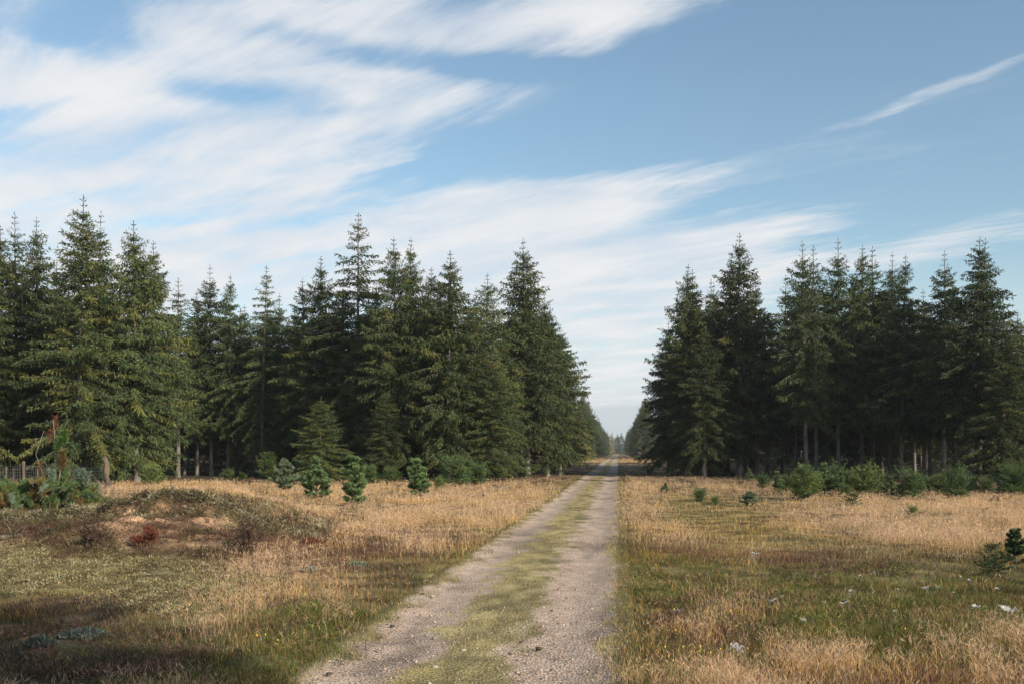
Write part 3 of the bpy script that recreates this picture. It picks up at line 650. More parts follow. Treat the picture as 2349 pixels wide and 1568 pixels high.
# inside the woods
GI = 'spruces deep inside the left wood'
for row, d in enumerate(np.arange(61, 104, 5.6)):
    x = -.52*d-4+random.uniform(0, 2)
    while True:
        s, t = st(x, d)
        if s > -8.5: break
        px = CX+F*x/d
        front = np.interp(px, [0, 275, 420, 680, 760, 1250], [58, 59, 72, 72, 66, 74])
        if d > front-1:
            deep = row > 5
            tree('far' if deep else random.choice(['inner', 'innerb', 'innerb']), x+random.uniform(-.9, .9), d+random.uniform(-1.2, 1.2), random.uniform(11, 13.2), random.uniform(1., 1.3), 'slim bare-trunked spruce deep in the dark left wood behind its front trees', GI)
        x += random.uniform(4.6, 6.2)
for d in (112, 119):
    x = -.5*d
    while st(x, d)[0] < -11: tree('far', x+random.uniform(-1, 1), d+random.uniform(-2, 2), random.uniform(11, 13), 1.2, 'slim bare-trunked spruce deep in the dark left wood behind its front trees', GI); x += random.uniform(5, 6.6)
for px, d in ((1745, 121), (1785, 125)): tree('far', (px-CX)/F*d, d, 11.5, 1.1, 'slim bare-trunked spruce in the shaded inside of the right wood', 'spruces inside the right wood')
for px, d in ((-190, 55), (-310, 57), (-250, 64), (-400, 60)): tree('fullb', (px-CX)/F*d, d, random.uniform(13.5, 15.5), 1.05, 'spruce of the left wood outside the left edge of the photo', 'spruces beyond the left edge of the photo')
GI2 = 'spruces inside the right wood'
for row, d in enumerate(np.arange(71, 110, 6.4)):
    s0 = 9.5; x = (s0+d*RX)/RY
    while x < .56*d+6:
        px = CX+F*x/d
        if not ((1765 < px < 1825 and row > 0) or (px < 1960 and row > 4 and random.random() < .3)):
            tree(('far' if row > 3 and (px > 1900 or row > 6) else random.choice(['inner', 'innerb', 'innerb'])), x+random.uniform(-.9, .9), d+random.uniform(-1.2, 1.2), random.uniform(10.5, 12.8), random.uniform(1., 1.25), 'slim bare-trunked spruce in the shaded inside of the right wood', GI2)
        x += random.uniform(5., 6.6)
for d in (118, 127, 136):
    x = {118: 26., 127: 33., 136: 42.}[d]+random.uniform(0, 2)
    while x < .58*d:
        tree('far', x+random.uniform(-1, 1), d+random.uniform(-2, 2), random.uniform(11, 13), 1.25, 'slim bare-trunked spruce in the shaded inside of the right wood', GI2)
        x += random.uniform(5.5, 8)
# tall unseen spruces added beyond the right frame edge to shade the right wood
for x, y, h in ((26.6, 39.5, 15.5), (36, 41, 16), (42, 47, 16)):
    tree('fullb', x, y, h, 1.05, 'unseen spruce added outside the right edge to shade the right wood', 'unseen spruces added to cast shade')

# ------------------------------------------------------------------ saplings
def pine_meshes(seed, Ht, R, col, name, whorl=.19, nlen=.10, lead=.3, tips=1.15, bushy=1., dead=0.):
    rng = np.random.default_rng(seed); mb = MB(); tk = MB()
    sway = rng.normal(0, .05*Ht, 2)
    def ax(z): f = (z/Ht)**2; return np.array([sway[0]*f, sway[1]*f, z])
    zz = np.linspace(0, Ht-.05, 6); pts = np.array([ax(v) for v in zz]); pts[0, 2] = -.1
    tk.tube(pts, np.linspace(.028, .008, 6)*Ht/1.4, 6)
    col = np.array(col)
    def shoot(p0, p1, curve, n, L):
        s = np.sort(rng.uniform(.25 if L > .3 else .05, 1, n))[:, None]
        c = p0+(p1-p0)*s+np.array([0, 0, 1.])*curve*(s*s-s)
        ax_ = (p1-p0)+np.array([0, 0, 1.])*curve*(2*s-1); ax_ /= np.linalg.norm(ax_, axis=1, keepdims=True)
        r = rng.normal(size=(n, 3)); r -= ax_*(r*ax_).sum(1, keepdims=True); r /= np.linalg.norm(r, axis=1, keepdims=True)
        D = ax_*.75+r*.8
        q = (.72+.5*s)*rng.uniform(.7, 1.3, (n, 1)); cc = col*q*(1+(tips-1)*s)
        mb.kites(c, D, nlen*rng.uniform(.75, 1.2, n),   .015*rng.uniform(.8, 1.3, n), cc, rng, 0, .45)
    z = .10*Ht
    while z < Ht-.12:
        t = 1-z/Ht; L = R*min(1, .16+1.1*t)*rng.uniform(.55, 1.3); n = rng.integers(5, 9); a0 = rng.uniform(0, 6.28)
        for k in range(n):
            az = a0+6.283*k/n+rng.normal(0, .3); l = L*rng.uniform(.7, 1.1); up = rng.uniform(.25, .6)+.5*(1-t)
            p0 = ax(z+rng.uniform(-.04, .04)); p1 = p0+np.array([cos(az)*l, sin(az)*l, l*up])
            tk.tube([p0, p0+(p1-p0)*.5-[0, 0, .08*l], p1], [.010, .007, .003], 4)
            shoot(p0, p1, .35*l, int((60+330*l)*bushy), l)
            for q in range(rng.integers(2, 5)):
                f = rng.uniform(.35, .8); b = p0+(p1-p0)*f-np.array([0, 0, .35*l*(f-f*f)]); az2 = az+rng.choice([-1, 1])*rng.uniform(.4, 1.); l2 = l*rng.uniform(.3, .5)
                shoot(b, b+np.array([cos(az2)*l2, sin(az2)*l2, l2*rng.uniform(.4, .9)]), .1*l2, int((45+260*l2)*bushy), l2)
        z += whorl*rng.uniform(.8, 1.15)
    top = ax(Ht-.22*min(1, Ht)); shoot(top, ax(Ht), 0, int(150*bushy), .2)
    for k in range(4):
        a = k*1.57+rng.uniform(0, 1); p = ax(Ht-.25*min(1, Ht)); shoot(p, p+np.array([cos(a)*.12, sin(a)*.12, .2])*min(1, Ht), 0, int(80*bushy), .2)
    return tk.mesh(name+'_stem', [M_BARK], True), mb.mesh(name+'_needles', [M_PINE])
SAP = {}
SAP['pine_a'] = (1.5, .55)+pine_meshes(21, 1.5, .42, (.10, .15, .062), 'pine_a')
SAP['pine_b'] = (1.5, .6)+pine_meshes(22, 1.5, .47, (.10, .155, .060), 'pine_b')
SAP['pine_blue'] = (1.5, .55)+pine_meshes(23, 1.5, .55, (.115, .155, .09), 'pine_blue', bushy=.8)
SAP['pine_dark'] = (1.0, .45)+pine_meshes(24, 1.0, .42, (.04, .07, .026), 'pine_dark', whorl=.17, nlen=.07)
def small_spruce(seed, Ht, R, nm, **kw):
    kw = dict(dict(hang=.12, el=.42, level=.17, nb=10, up=32, sagk=.35, stubs=0, trunk_r=.018*Ht, tw=.9, pw=.75), **kw)
    return (Ht, R)+spruce_meshes(seed, Ht, R, .06, name=nm, **kw)
SAP['bush_a'] = small_spruce(31, 1.3, .62, 'bush_a', yellow=.25)
SAP['bush_b'] = small_spruce(32, 1.2, .72, 'bush_b', yellow=.12, pw=.5)
SAP['bush_c'] = small_spruce(33, 1.1, .55, 'bush_c', yellow=.4)
SAP['seedling'] = small_spruce(34, .6, .28, 'seedling', el=.3, yellow=.6)
SAP['christmas'] = small_spruce(35, 1.0, .5, 'christmas', el=.32, level=.30, nb=6, up=14, sagk=.4)
M_SAPN = leaf_mat('sapling_needles', .25, .6, .2, .12)
for k in ('bush_a', 'bush_b', 'bush_c', 'seedling', 'christmas'):
    cm = SAP[k][3]; cm.materials[0] = M_SAPN
    a = cm.attributes['col']; buf = np.empty(len(cm.vertices)*4, np.float32); a.data.foreach_get('color', buf); buf = buf.reshape(-1, 4)
    buf[:, :3] *= np.array((1.3, 1.62, 1.5)) if k != 'christmas' else np.array((.7, .95, .9)); a.data.foreach_set('color', buf.ravel())
def sapling(kind, px, base, top, wide, label, group=None, name=None):
    x, y, z = ground_at(px, base); Ht, R, tm, cm = SAP[kind]; hgt = (base-top)*y/F; k = hgt/Ht
    nm = name or ('pine_sapling' if kind.startswith('pine') else 'spruce_sapling')
    r = empty(nm, (x, y, z-.02), random.uniform(0, 6.28), (wide*k, wide*k, k)); r.rotation_euler = (random.gauss(0, .07), random.gauss(0, .07), random.uniform(0, 6.28)); tag(r, label, 'sapling', group)
    obj('stem', tm, r); obj('foliage', cm, r); return r
GS = 'young conifers in the left clearing'
for a in [
 ('pine_a',727,1150,1045,1.0,'slender green pine sapling with a single leader, between two other pines left of the track'),
 ('pine_b',813,1160,1046,1.0,'flat-topped green pine sapling nearest the track, second of the three in line'),
 ('pine_b',963,1142,1052,1.2,'wide conical green pine sapling in tall dry grass, alone by the left wood'),
 ('pine_blue',655,1128,1050,1.0,'blue-grey pine sapling with two leaning tops left of the green pines'),
 ('bush_a',618,1097,1043,1.1,'rounded young spruce with a bare brown tip beside the blue-grey pine'),
 ('bush_c',768,1096,1052,1.2,'yellow-green young spruce behind the two green pine saplings'),
 ('bush_b',700,1105,1066,1.2,'low spruce bush behind the slender green pine'),
 ('bush_b',850,1108,1075,1.3,'low dark bush behind the flat-topped pine'),
 ('bush_b',896,1106,1078,1.5,'wide low green bush below the sunlit trunks in the middle stand'),
 ('bush_c',1006,1124,1098,1.0,'small yellow-green spruce beside the wide conical pine'),
 ('bush_b',1052,1117,1062,1.3,'dark green spruce bush at the edge of the left wood near the track'),
 ('bush_b',1095,1112,1072,1.2,'low dark bush right of the other spruce bush at the left wood edge'),
 ('bush_a',524,1102,1076,1.4,'small spruce on the dry grass left of the rounded young spruce'),
 ('seedling',345,1112,1070,1.2,'little spruce seedling with a bright yellow tip right of the fence post'),
 ('seedling',556,1102,1085,1.2,'tiny yellow spruce seedling among pale grass heads'),
]: sapling(*a[:5], a[5], GS)
GSR = 'young conifers along the front of the right wood'
for a in [
 ('pine_a',1719,1103,1074,1.2,'first small bush at the left end of the right-hand sapling row'),
 ('pine_b',1784,1129,1080,1.0,'bush left of the large blue-green bush in the right-hand row'),
 ('bush_a',1837,1146,1072,.95,'large blue-green bush, lowest-reaching of the right-hand row'),
 ('pine_a',1892,1130,1060,1.2,'upright pine sapling standing highest in the right-hand row'),
 ('pine_b',1924,1127,1080,1.1,'dark bush just right of the upright pine in the row'),
 ('bush_c',1980,1134,1076,1.1,'bright yellow-green bush in the middle of the right-hand row'),
 ('bush_a',1950,1126,1082,1.0,'small bush tucked left of the bright yellow-green one'),
 ('pine_a',2040,1137,1090,1.1,'pointed bush right of the bright yellow-green one'),
 ('bush_b',2088,1146,1094,1.1,'low bush in front of the pair of thin trunks'),
 ('pine_b',2113,1132,1086,1.0,'slim pointed bush behind the low bush by the thin trunks'),
 ('bush_a',2156,1134,1090,1.1,'round bush at the foot of the tall bare trunk on the right'),
 ('bush_b',2197,1146,1091,1.1,'wide bush in front of the thickest trunk'),
 ('pine_a',2232,1134,1092,1.1,'bush just right of the thickest trunk'),
 ('pine_b',2298,1138,1094,1.2,'dark bush near the right edge, left one of the last pair'),
 ('bush_b',2336,1140,1082,1.3,'large dark bush cut by the right edge of the photo'),
 ('christmas',1956,1168,1128,1.6,'dark round spruce bush standing alone in the pale grass'),
 ('seedling',2094,1186,1160,1.0,'small yellow-green seedling beside a stump in pale grass'),
 ('christmas',2270,1322,1240,1.0,'young dark spruce with tiered branches in the right foreground'),
 ('pine_dark',2330,1292,1210,1.1,'dark pine sapling at the right edge behind the tiered young spruce'),
 ('pine_a',1524,1131,1105,1.3,'small green pine alone on the grass right of the track'),
 ('bush_b',1606,1149,1126,1.4,'tiny green spruce right of the small lone pine'),
 ('seedling',1640,1158,1137,1.0,'pale seedling between the tiny spruce and the dry weeds'),
 ('pine_blue',1722,1160,1124,1.6,'low pale blue-green shrub before the right-hand row'),
]: sapling(*a[:5], a[5], GSR)

for i, (px, base, top, k) in enumerate([(1808,1128,1092,'bush_a'),(1862,1136,1086,'bush_c'),(1906,1122,1078,'bush_b'),(1962,1122,1092,'bush_b'),(2012,1130,1096,'bush_b'),(2064,1140,1108,'pine_dark'),(2134,1130,1100,'bush_b'),(2178,1128,1104,'bush_a'),(2214,1126,1100,'pine_dark'),(2262,1132,1104,'bush_b'),(2316,1130,1098,'bush_a'),(1750,1118,1094,'bush_b'),(2098,1128,1104,'pine_dark'),(1828,1122,1096,'pine_dark'),(1940,1138,1112,'bush_a')]):
    sapling(k, px, base, top, 1.35, 'low conifer filling the gaps of the dense right-hand sapling row', 'low conifers between the larger right-hand saplings')

# the big pine clump on the mound, left
def clump():
    x, y, z = ground_at(118, 1184); r = empty('pine_bush', (x, y, z-.02)); tag(r, 'large ragged pine bush on the left mound with reddish dead tops and pale green tufts', 'pine bush')
    rng = np.random.default_rng(77); sc = y/F
    tk, gr, dd = MB(), MB(), MB()
    def tuft(P, axis, n, L, col, w=.010, mb=gr, spread=.9, length=.22):
        axis = np.array(axis, float); axis /= np.linalg.norm(axis)
        s = rng.uniform(-1, .1, n)[:, None]*length; q = rng.normal(size=(n, 3)); q -= axis*(q@axis)[:, None]; q /= np.linalg.norm(q, axis=1, keepdims=True)
        mb.kites(np.asarray(P)+axis*s, axis*.7+q*spread, L*rng.uniform(.7, 1.2, n), w, np.array(col)*rng.uniform(.6, 1.35, (n, 1)), rng, 0, .45)
    def P(px, py, dy=0): return np.array([(px-118)*sc, dy, (1184-py)*sc])
    GREEN = (.085, .135, .045); BLUE = (.13, .18, .125); OLIVE = (.12, .10, .03); RED = (.16, .07, .04)
    # stems
    stems = [((120, 1184), (128, 1060), (121, 960), .03), ((120, 1184), (140, 1080), (146, 985), .028), ((105, 1184), (70, 1120), (60, 1100), .02), ((125, 1184), (180, 1120), (205, 1085), .02), ((110, 1184), (30, 1150), (-30, 1110), .02), ((130, 1184), (200, 1160), (225, 1140), .018), ((112, 1120), (85, 1040), (103, 985), .012), ((128, 1090), (100, 1060), (84, 1048), .010)]
    for a, b, c_, rr in stems:
        tk.tube([P(*a), P(*b, rng.uniform(-.1, .1)), P(*c_, rng.uniform(-.2, .2))], [rr, rr*.7, rr*.35], 6)
    # dead red tops
    for px, py, n in ((121, 955, 130), (118, 980, 90), (104, 990, 80), (95, 1060, 60), (190, 1090, 60), (175, 1110, 60), (150, 1050, 70), (128, 1080, 60)):
        tuft(P(px, py, rng.uniform(-.1, .2)), (rng.normal(0, .2), 0, 1), n, .13, RED, .011, dd, 1.0, .28)
    # bright green bottle-brush leader
    for px, py, n, c_ in ((150, 990, 260, (.09, .16, .04)), (143, 1005, 200, (.08, .14, .04)), (146, 1035, 240, OLIVE), (143, 1055, 200, OLIVE), (150, 1068, 160, (.08, .14, .05)), (122, 1078, 230, BLUE), (192, 1078, 260, BLUE), (178, 1082, 150, BLUE), (205, 1083, 140, BLUE)):
        tuft(P(px, py, rng.uniform(-.15, .1)), (rng.normal(0, .15), rng.normal(0, .15), 1), int(n*1.7), .15, c_, .013, gr, 1.1, .34)
    # dense lower body
    for k in range(340):
        px = rng.uniform(-45, 236); top = np.interp(px, [-45, 0, 60, 110, 160, 210, 238], [1100, 1098, 1105, 1078, 1085, 1112, 1140]); py = rng.uniform(top, 1178)
        c_ = GREEN if rng.uniform() < .62 else (OLIVE if rng.uniform() < .5 else (BLUE if rng.uniform() < .6 else (.15, .075, .03)))
        bp = P(px, py, rng.uniform(-.55, .6)); ax_ = np.array([(px-110)/140+rng.normal(0, .3), rng.normal(0, .5), rng.uniform(.2, 1.2)])
        tk.tube([bp-ax_/np.linalg.norm(ax_)*.35, bp], [.008, .005], 4)
        tuft(bp, ax_, 190, .12, c_, .012, gr, .9, .26)
    obj('stems', tk.mesh('pine_bush_stems', [M_BARK], True), r); obj('green_needles', gr.mesh('pine_bush_green', [M_PINE]), r)
    tag(obj('dead_needles', dd.mesh('pine_bush_dead', [M_RUST]), r), 'reddish brown dead shoots')
clump()

# ------------------------------------------------------------------ dead shrubs, stumps, logs
def dead_shrub(name, px, base, top, halfw, label, cat, seed, mat=None, red=False, dense=1., group=None, thick=1.):
    rng = np.random.default_rng(seed); x, y, z = ground_at(px, base); sc = y/F; hgt = (base-top)*sc; hw = halfw*sc
    mb = MB()
    def br(p, d, l, r, lev):
        n = 4; pts = [p]; dd = d.copy()
        for i in range(n):
            dd = dd+rng.normal(0, .28, 3)+np.array([0, 0, .05]); dd /= np.linalg.norm(dd); pts.append(pts[-1]+dd*l/n)
        mb.tube(pts, np.linspace(r*1.5*thick, r*.7*thick, n+1), 4 if lev else 5, (.10, .05, .035))
        if lev < 3:
            for k in range(int(rng.integers(3, 6)*dense)):
                f = rng.integers(1, n+1); d2 = dd*.6+rng.normal(0, .75, 3); d2[2] = abs(d2[2])*.7+.05; d2 /= np.linalg.norm(d2)
                br(pts[f], d2, l*rng.uniform(.4, .7), r*.5, lev+1)
        if red and lev >= 1:
            P_ = np.array(pts[1:]); P_ = np.repeat(P_, 6, 0)+rng.normal(0, .03, (6*n, 3)); mb.kites(P_, rng.normal(0, .6, (len(P_), 3))+dd, rng.uniform(.05, .09, len(P_)), .010, np.array((.15, .055, .035))*rng.uniform(.5, 1.4, (len(P_), 1)), rng, 1)
    for k in range(int(5*dense)+1):
        a = rng.uniform(0, 6.28); tilt = rng.uniform(.1, 1.)*hw/max(hgt, .05); d = np.array([cos(a)*tilt, sin(a)*tilt*.6, 1.]); d /= np.linalg.norm(d)
        br(np.array([rng.normal(0, .05), rng.normal(0, .05), -.05]), d, hgt*rng.uniform(.45, .72), .014*max(.5, hgt), 0)
    return tag(obj(name, mb.mesh(name, [mat or M_TWIG, M_RUST]), None, (x, y, z)), label, cat, group)
dead_shrub('dead_shrub', 562, 1262, 1180, 75, 'bare brown shrub on two dark stems at the foot of the mound', 'shrub', 1, dense=1.2, thick=1.7)
dead_shrub('dead_shrub', 205, 1254, 1168, 105, 'tangle of blackened dead branches on the left of the sandy mound', 'shrub', 2, dense=1.1, thick=2.2)
dead_shrub('dead_shrub', 322, 1256, 1206, 75, 'rust-red dead conifer branch lying before the sand patch', 'shrub', 3, red=True, dense=.75)
dead_shrub('dead_shrub', 645, 1206, 1168, 60, 'spiky black heather skeleton on the right slope of the mound', 'shrub', 4, thick=1.8)
dead_shrub('dead_shrub', 720, 1252, 1230, 40, 'small pinkish red heather bush right of the bare shrub', 'shrub', 5, red=True)
dead_shrub('dead_shrub', 1872, 1196, 1150, 22, 'single crooked bare stem in the pale grass on the right', 'shrub', 6, dense=.5)
dead_shrub('dead_shrub', 1700, 1112, 1072, 50, 'dry brown weed stalks at the left end of the right-hand bushes', 'shrub', 7, dense=.9)
dead_shrub('dead_shrub', 2190, 1262, 1242, 70, 'low heap of dark twigs before the tiered young spruce', 'shrub', 8)
dead_shrub('dead_shrub', 1590, 1116, 1090, 40, 'bare purple-brown twigs beside the small lone pine', 'shrub', 9, dense=.8)
dead_shrub('dead_shrub', 1985, 1208, 1186, 60, 'dark heather twigs in front of the round dark spruce bush', 'shrub', 10)
def stump(px, base, top, halfw, label, seed, snag=None):
    rng = np.random.default_rng(seed); x, y, z = ground_at(px, base); sc = y/F; h = max((base-top)*sc, .1); R = halfw*sc; mb = MB(); k = 14
    an = np.arange(k)*2*pi/k; V = []; lv = [-.1, .0, .25*h, .6*h, h]; rr = [1.35, 1.2, 1.0, .85, .72]
    lob = 1+.22*np.sin(an*3+seed)+rng.normal(0, .08, k)
    for i, (zz, r0) in enumerate(zip(lv, rr)):
        rag = rng.uniform(-.28, .22, k)*h if i == 4 else 0*an
        V += [(cos(a)*R*r0*l, sin(a)*R*r0*l*.8, zz+g_) for a, l, g_ in zip(an, lob, rag)]
    V.append((0, 0, h*.75)); Q = [[i*k+j, i*k+(j+1) % k, (i+1)*k+(j+1) % k, (i+1)*k+j] for i in range(4) for j in range(k)]
    T = [[4*k+j, 4*k+(j+1) % k, 5*k] for j in range(k)]
    mb.add(V, T, Q)
    for j in range(6):                     # surface roots and torn splinters
        a = rng.uniform(0, 6.28); mb.tube([(cos(a)*R*.7, sin(a)*R*.6, h*.35), (cos(a)*R*1.3, sin(a)*R*1.1, .06), (cos(a)*R*1.9, sin(a)*R*1.6, -.06)], [R*.22, R*.17, R*.08], 5)
        a = rng.uniform(0, 6.28); mb.tube([(cos(a)*R*.5, sin(a)*R*.4, h*.6), (cos(a)*R*.6, sin(a)*R*.5, h*rng.uniform(1, 1.35))], [R*.14, R*.04], 4)
    if snag: mb.tube([(R*.3, 0, h*.4), (R*snag[0]*.5, 0, h*snag[1]*.7), (R*snag[0], .02, h*snag[1])], [R*.3, R*.24, R*.12], 6)
    return tag(obj('tree_stump', mb.mesh('tree_stump', [M_STUMP], False), None, (x, y, z)), label, 'stump')
stump(404, 1140, 1128, 22, 'gnarled root stump on top of the sandy mound, left of the upright snag', 1)
stump(432, 1142, 1131, 13, 'rotten stump with a tilted upright snag on the mound crest', 2, (1.2, 2.2))
stump(462, 1150, 1140, 16, 'low dark lump of roots right of the snag on the mound', 3)
stump(2261, 1177, 1165, 9, 'small grey stump on a mossy rise in the pale grass', 4)
stump(2310, 1203, 1190, 11, 'brown stump above the dark pine at the right edge', 5)
stump(2118, 1184, 1172, 11, 'crumbling stump beside the yellow-green seedling', 6)
stump(2291, 1146, 1136, 15, 'stump in front of the last dark bushes on the right', 7)
stump(2002, 1148, 1138, 12, 'broken stump right of the round dark spruce bush', 8)
stump(1467, 1063, 1050, 3.2, 'dark post-like stump right of the track near the hunting hide', 9)
def log(px1, py1, px2, py2, r, label, seed):
    rng = np.random.default_rng(seed); a = np.array(ground_at(px1, py1)); b = np.array(ground_at(px2, py2)); n = 7; mb = MB()
    P_ = np.array([a+(b-a)*i/(n-1) for i in range(n)]); P_[:, 2] = H(P_[:, 0], P_[:, 1])+r*.8; P_ -= a; P_[:, :2] += rng.normal(0, r*.8, (n, 2))
    mb.tube(P_, np.linspace(r, r*.5, n), 7)
    for k in range(4):
        i = rng.integers(1, n-1); mb.tube([P_[i], P_[i]+rng.normal(0, 1, 3)*[.3, .3, .05]+[0, 0, .2]], [r*.35, r*.1], 4)
    tag(obj('fallen_branch', mb.mesh('fallen_branch', [M_POST], True), None, tuple(a)), label, 'branch')
log(1545, 1105, 1590, 1099, .05, 'pale fallen branch lying at the shadow edge right of the track', 1)
log(0, 1236, 55, 1232, .05, 'pale stick lying on the sandy slope at the left edge', 2)
log(630, 1152, 668, 1158, .035, 'thin grey stick on the right shoulder of the mound', 3)
def stone(px, py, r, label, seed, dark=True, group=None):
    rng = np.random.default_rng(seed); x, y, z = ground_at(px, py); mb = MB(); k, rows = 9, 6; r *= .72; V = [(0, 0, r*.55)]
    for i in range(1, rows):
        ph = pi*i/rows
        for j in range(k): f = 1+rng.normal(0, .13); V.append((r*sin(ph)*cos(2*pi*j/k)*f*1.25, r*sin(ph)*sin(2*pi*j/k)*f, r*.55*cos(ph)))
    V.append((0, 0, -r*.55)); e = len(V)-1
    T = [[0, 1+j, 1+(j+1) % k] for j in range(k)]+[[e, 1+(rows-2)*k+(j+1) % k, 1+(rows-2)*k+j] for j in range(k)]
    Q = [[1+i*k+j, 1+(i+1)*k+j, 1+(i+1)*k+(j+1) % k, 1+i*k+(j+1) % k] for i in range(rows-2) for j in range(k)]
    mb.add(V, T, Q, (.075, .058, .046) if dark else (.36, .31, .27))
    tag(obj('stone', mb.mesh('stone', [M_PEB], False), None, (x, y, z+.022+r*.25)), label, 'stone', group)
for i, (px, py, r, dk, lab) in enumerate([
 (900, 1441, .035, True, 'dark stone alone in the left wheel rut'), (1237, 1494, .04, True, 'black clod on the inner edge of the right wheel rut'),
 (1195, 1478, .022, True, 'small dark clod just left of the black clod on the track'), (1170, 1505, .022, True, 'brown clod at the near end of the grassy middle strip'),
 (755, 1552, .03, True, 'dark clod at the bottom of the left wheel rut'), (970, 1366, .028, True, 'little black stone where the left rut meets the middle strip'),
 (992, 1371, .03, False, 'pale stone on the left edge of the middle strip'), (1062, 1497, .03, False, 'pale pebble in the turf of the middle strip'),
 (1265, 1405, .024, True, 'dark pebble midway along the right rut'), (998, 1536, .03, False, 'flat grey stone low in the middle strip')]):
    stone(px, py, r, lab, 50+i, dk)

# pale lichen cushions
M_LICH = leaf_mat('grey_lichen', .1, .9, .1, .05)
for i, (px, py, rx, lab, cc) in enumerate([(705, 1311, 26, 'pale blue-green lichen cushion on bare brown soil', (.15, .18, .165)), (190, 1462, 62, 'frosty pale lichen cushion over dark soil in the bottom left', (.095, .115, .10)), (95, 1480, 36, 'small grey lichen cushion left of the frosty one', (.09, .11, .095)), (820, 1300, 30, 'dull green lichen cushion right of the pale blue-green one', (.13, .17, .11))]):
    rng_ = np.random.default_rng(90+i); x, y, z = ground_at(px, py); R = rx*y/F; n = 900; mb = MB()
    a = rng_.uniform(0, 6.28, n); q = R*np.sqrt(rng_.uniform(0, 1, n))*(.6+.5*vnoise(np.cos(a)*2+5, np.sin(a)*2+5, i)); P_ = np.stack([np.cos(a)*q, np.sin(a)*q*.9, 0*a], 1)
    P_[:, 2] = H(P_[:, 0]+x, P_[:, 1]+y)-z+.07*(1-(q/R)**2)*rng_.uniform(.2, 1, n)
    D = rng_.normal(0, .7, (n, 3)); D[:, 2] = abs(D[:, 2])+.3; mb.kites(P_, D, rng_.uniform(.025, .06, n), rng_.uniform(.012, .022, n), np.array(cc)*rng_.uniform(.5, 1.4, (n, 1)), rng_)
    tag(obj('lichen_cushion', mb.mesh('lichen_cushion', [M_LICH]), None, (x, y, z)), lab, 'lichen')

# ------------------------------------------------------------------ fence
fx = lambda px, d: (px-CX)/F*d
fr = empty('wire_fence', (fx(54, 47), 47, 0)); tag(fr, 'old wire mesh fence on wooden posts behind the pine bush at the left edge', 'fence'); bpy.context.view_layer.update()
ox, oy = fx(54, 47), 47.
line = [(fx(-160, 49.5), 49.5), (fx(-60, 48.5), 48.5), (fx(54, 47), 47.), (fx(150, 45.5), 45.5), (fx(246, 43.2), 43.2)]
def post(px, d, h, r, seed, gnarl=0.):
    rng = np.random.default_rng(seed); x = fx(px, d); z = float(H(x, d)); mb = MB(); n = 7
    zz = np.linspace(-.3, h, n); P_ = np.stack([rng.normal(0, gnarl*.05, n), rng.normal(0, gnarl*.03, n), zz+z], 1)+np.array([x-ox, d-oy, 0])
    mb.tube(P_, r*(1+gnarl*rng.normal(0, .18, n)), 8)
    obj('post', mb.mesh('fence_post', [M_POST], True), fr)
post(54, 47, 1.22, .075, 1); post(46, 47.3, 1.08, .045, 2); post(246, 43.2, 1.42, .12, 3, 1.3); post(14, 47.6, .95, .045, 4); post(86, 46.6, .85, .05, 5, .6); post(150, 45.5, 1.15, .06, 6, .4); post(-60, 48.5, 1.2, .07, 7); post(31, 47.4, .9, .03, 8)
mb = MB()
for (x0, y0), (x1, y1) in zip(line[:-1], line[1:]):
    L = math.hypot(x1-x0, y1-y0)
    for k in range(8):
        u = np.linspace(0, 1, 5); h = .06+.98*(k/7)**1.15
        xs, ys = x0+(x1-x0)*u, y0+(y1-y0)*u
        mb.tube(np.stack([xs-ox, ys-oy, H(xs, ys)+h-.04*np.sin(u*pi)], 1), .0045, 4)
    for q in range(int(L/.16)):
        u = (q+.5)/int(L/.16); x, y = x0+(x1-x0)*u, y0+(y1-y0)*u; z = float(H(x, y)); sg = .04*sin(u*pi)
        mb.tube([(x-ox, y-oy, z+.05), (x-ox, y-oy, z+1.04-sg)], .0035, 3)
obj('wire_mesh', mb.mesh('wire_mesh', [M_WIRE]), fr)

# ------------------------------------------------------------------ hunting hide
d = 200.; x = (1464-CX)/F*d; z = float(H(x, d)); hide = empty('hunting_hide', (x, d, z), .1, (.8, .8, .8)); tag(hide, 'dark wooden hunting hide on four legs beside the track far ahead', 'hunting hide')
def box(mb, c, s, col=(1, 1, 1)):
    c = np.array(c); s = np.array(s)/2; V = [c+s*np.array(k) for k in ((-1, -1, -1), (1, -1, -1), (1, 1, -1), (-1, 1, -1), (-1, -1, 1), (1, -1, 1), (1, 1, 1), (-1, 1, 1))]
    mb.add(V, None, [[0, 3, 2, 1], [4, 5, 6, 7], [0, 1, 5, 4], [1, 2, 6, 5], [2, 3, 7, 6], [3, 0, 4, 7]], col)
mb = MB()
for sx in (-1, 1): box(mb, (sx*.56, 0, 2.05), (.06, 1.2, 1.5))
box(mb, (0, .57, 2.05), (1.06, .06, 1.5)); box(mb, (0, -.57, 1.72), (1.06, .06, .84)); box(mb, (0, -.57, 2.68), (1.06, .06, .24)); box(mb, (0, 0, 1.26), (1.06, 1.08, .08))
obj('cabin', mb.mesh('hide_cabin', [M_HIDE]), hide)
mb = MB(); V = [(-.75, -.8, 2.84), (.75, -.8, 2.84), (.75, .8, 2.98), (-.75, .8, 2.98), (-.75, -.8, 2.90), (.75, -.8, 2.90), (.75, .8, 3.04), (-.75, .8, 3.04)]
mb.add(V, None, [[0, 3, 2, 1], [4, 5, 6, 7], [0, 1, 5, 4], [1, 2, 6, 5], [2, 3, 7, 6], [3, 0, 4, 7]]); obj('roof', mb.mesh('hide_roof', [M_HIDE]), hide)
for sx in (-1, 1):
    for sy in (-1, 1):
        mb = MB(); mb.tube([(sx*.62, sy*.62, -.2), (sx*.5, sy*.5, 1.24)], .05, 6); obj('leg', mb.mesh('hide_leg', [M_HIDE]), hide)
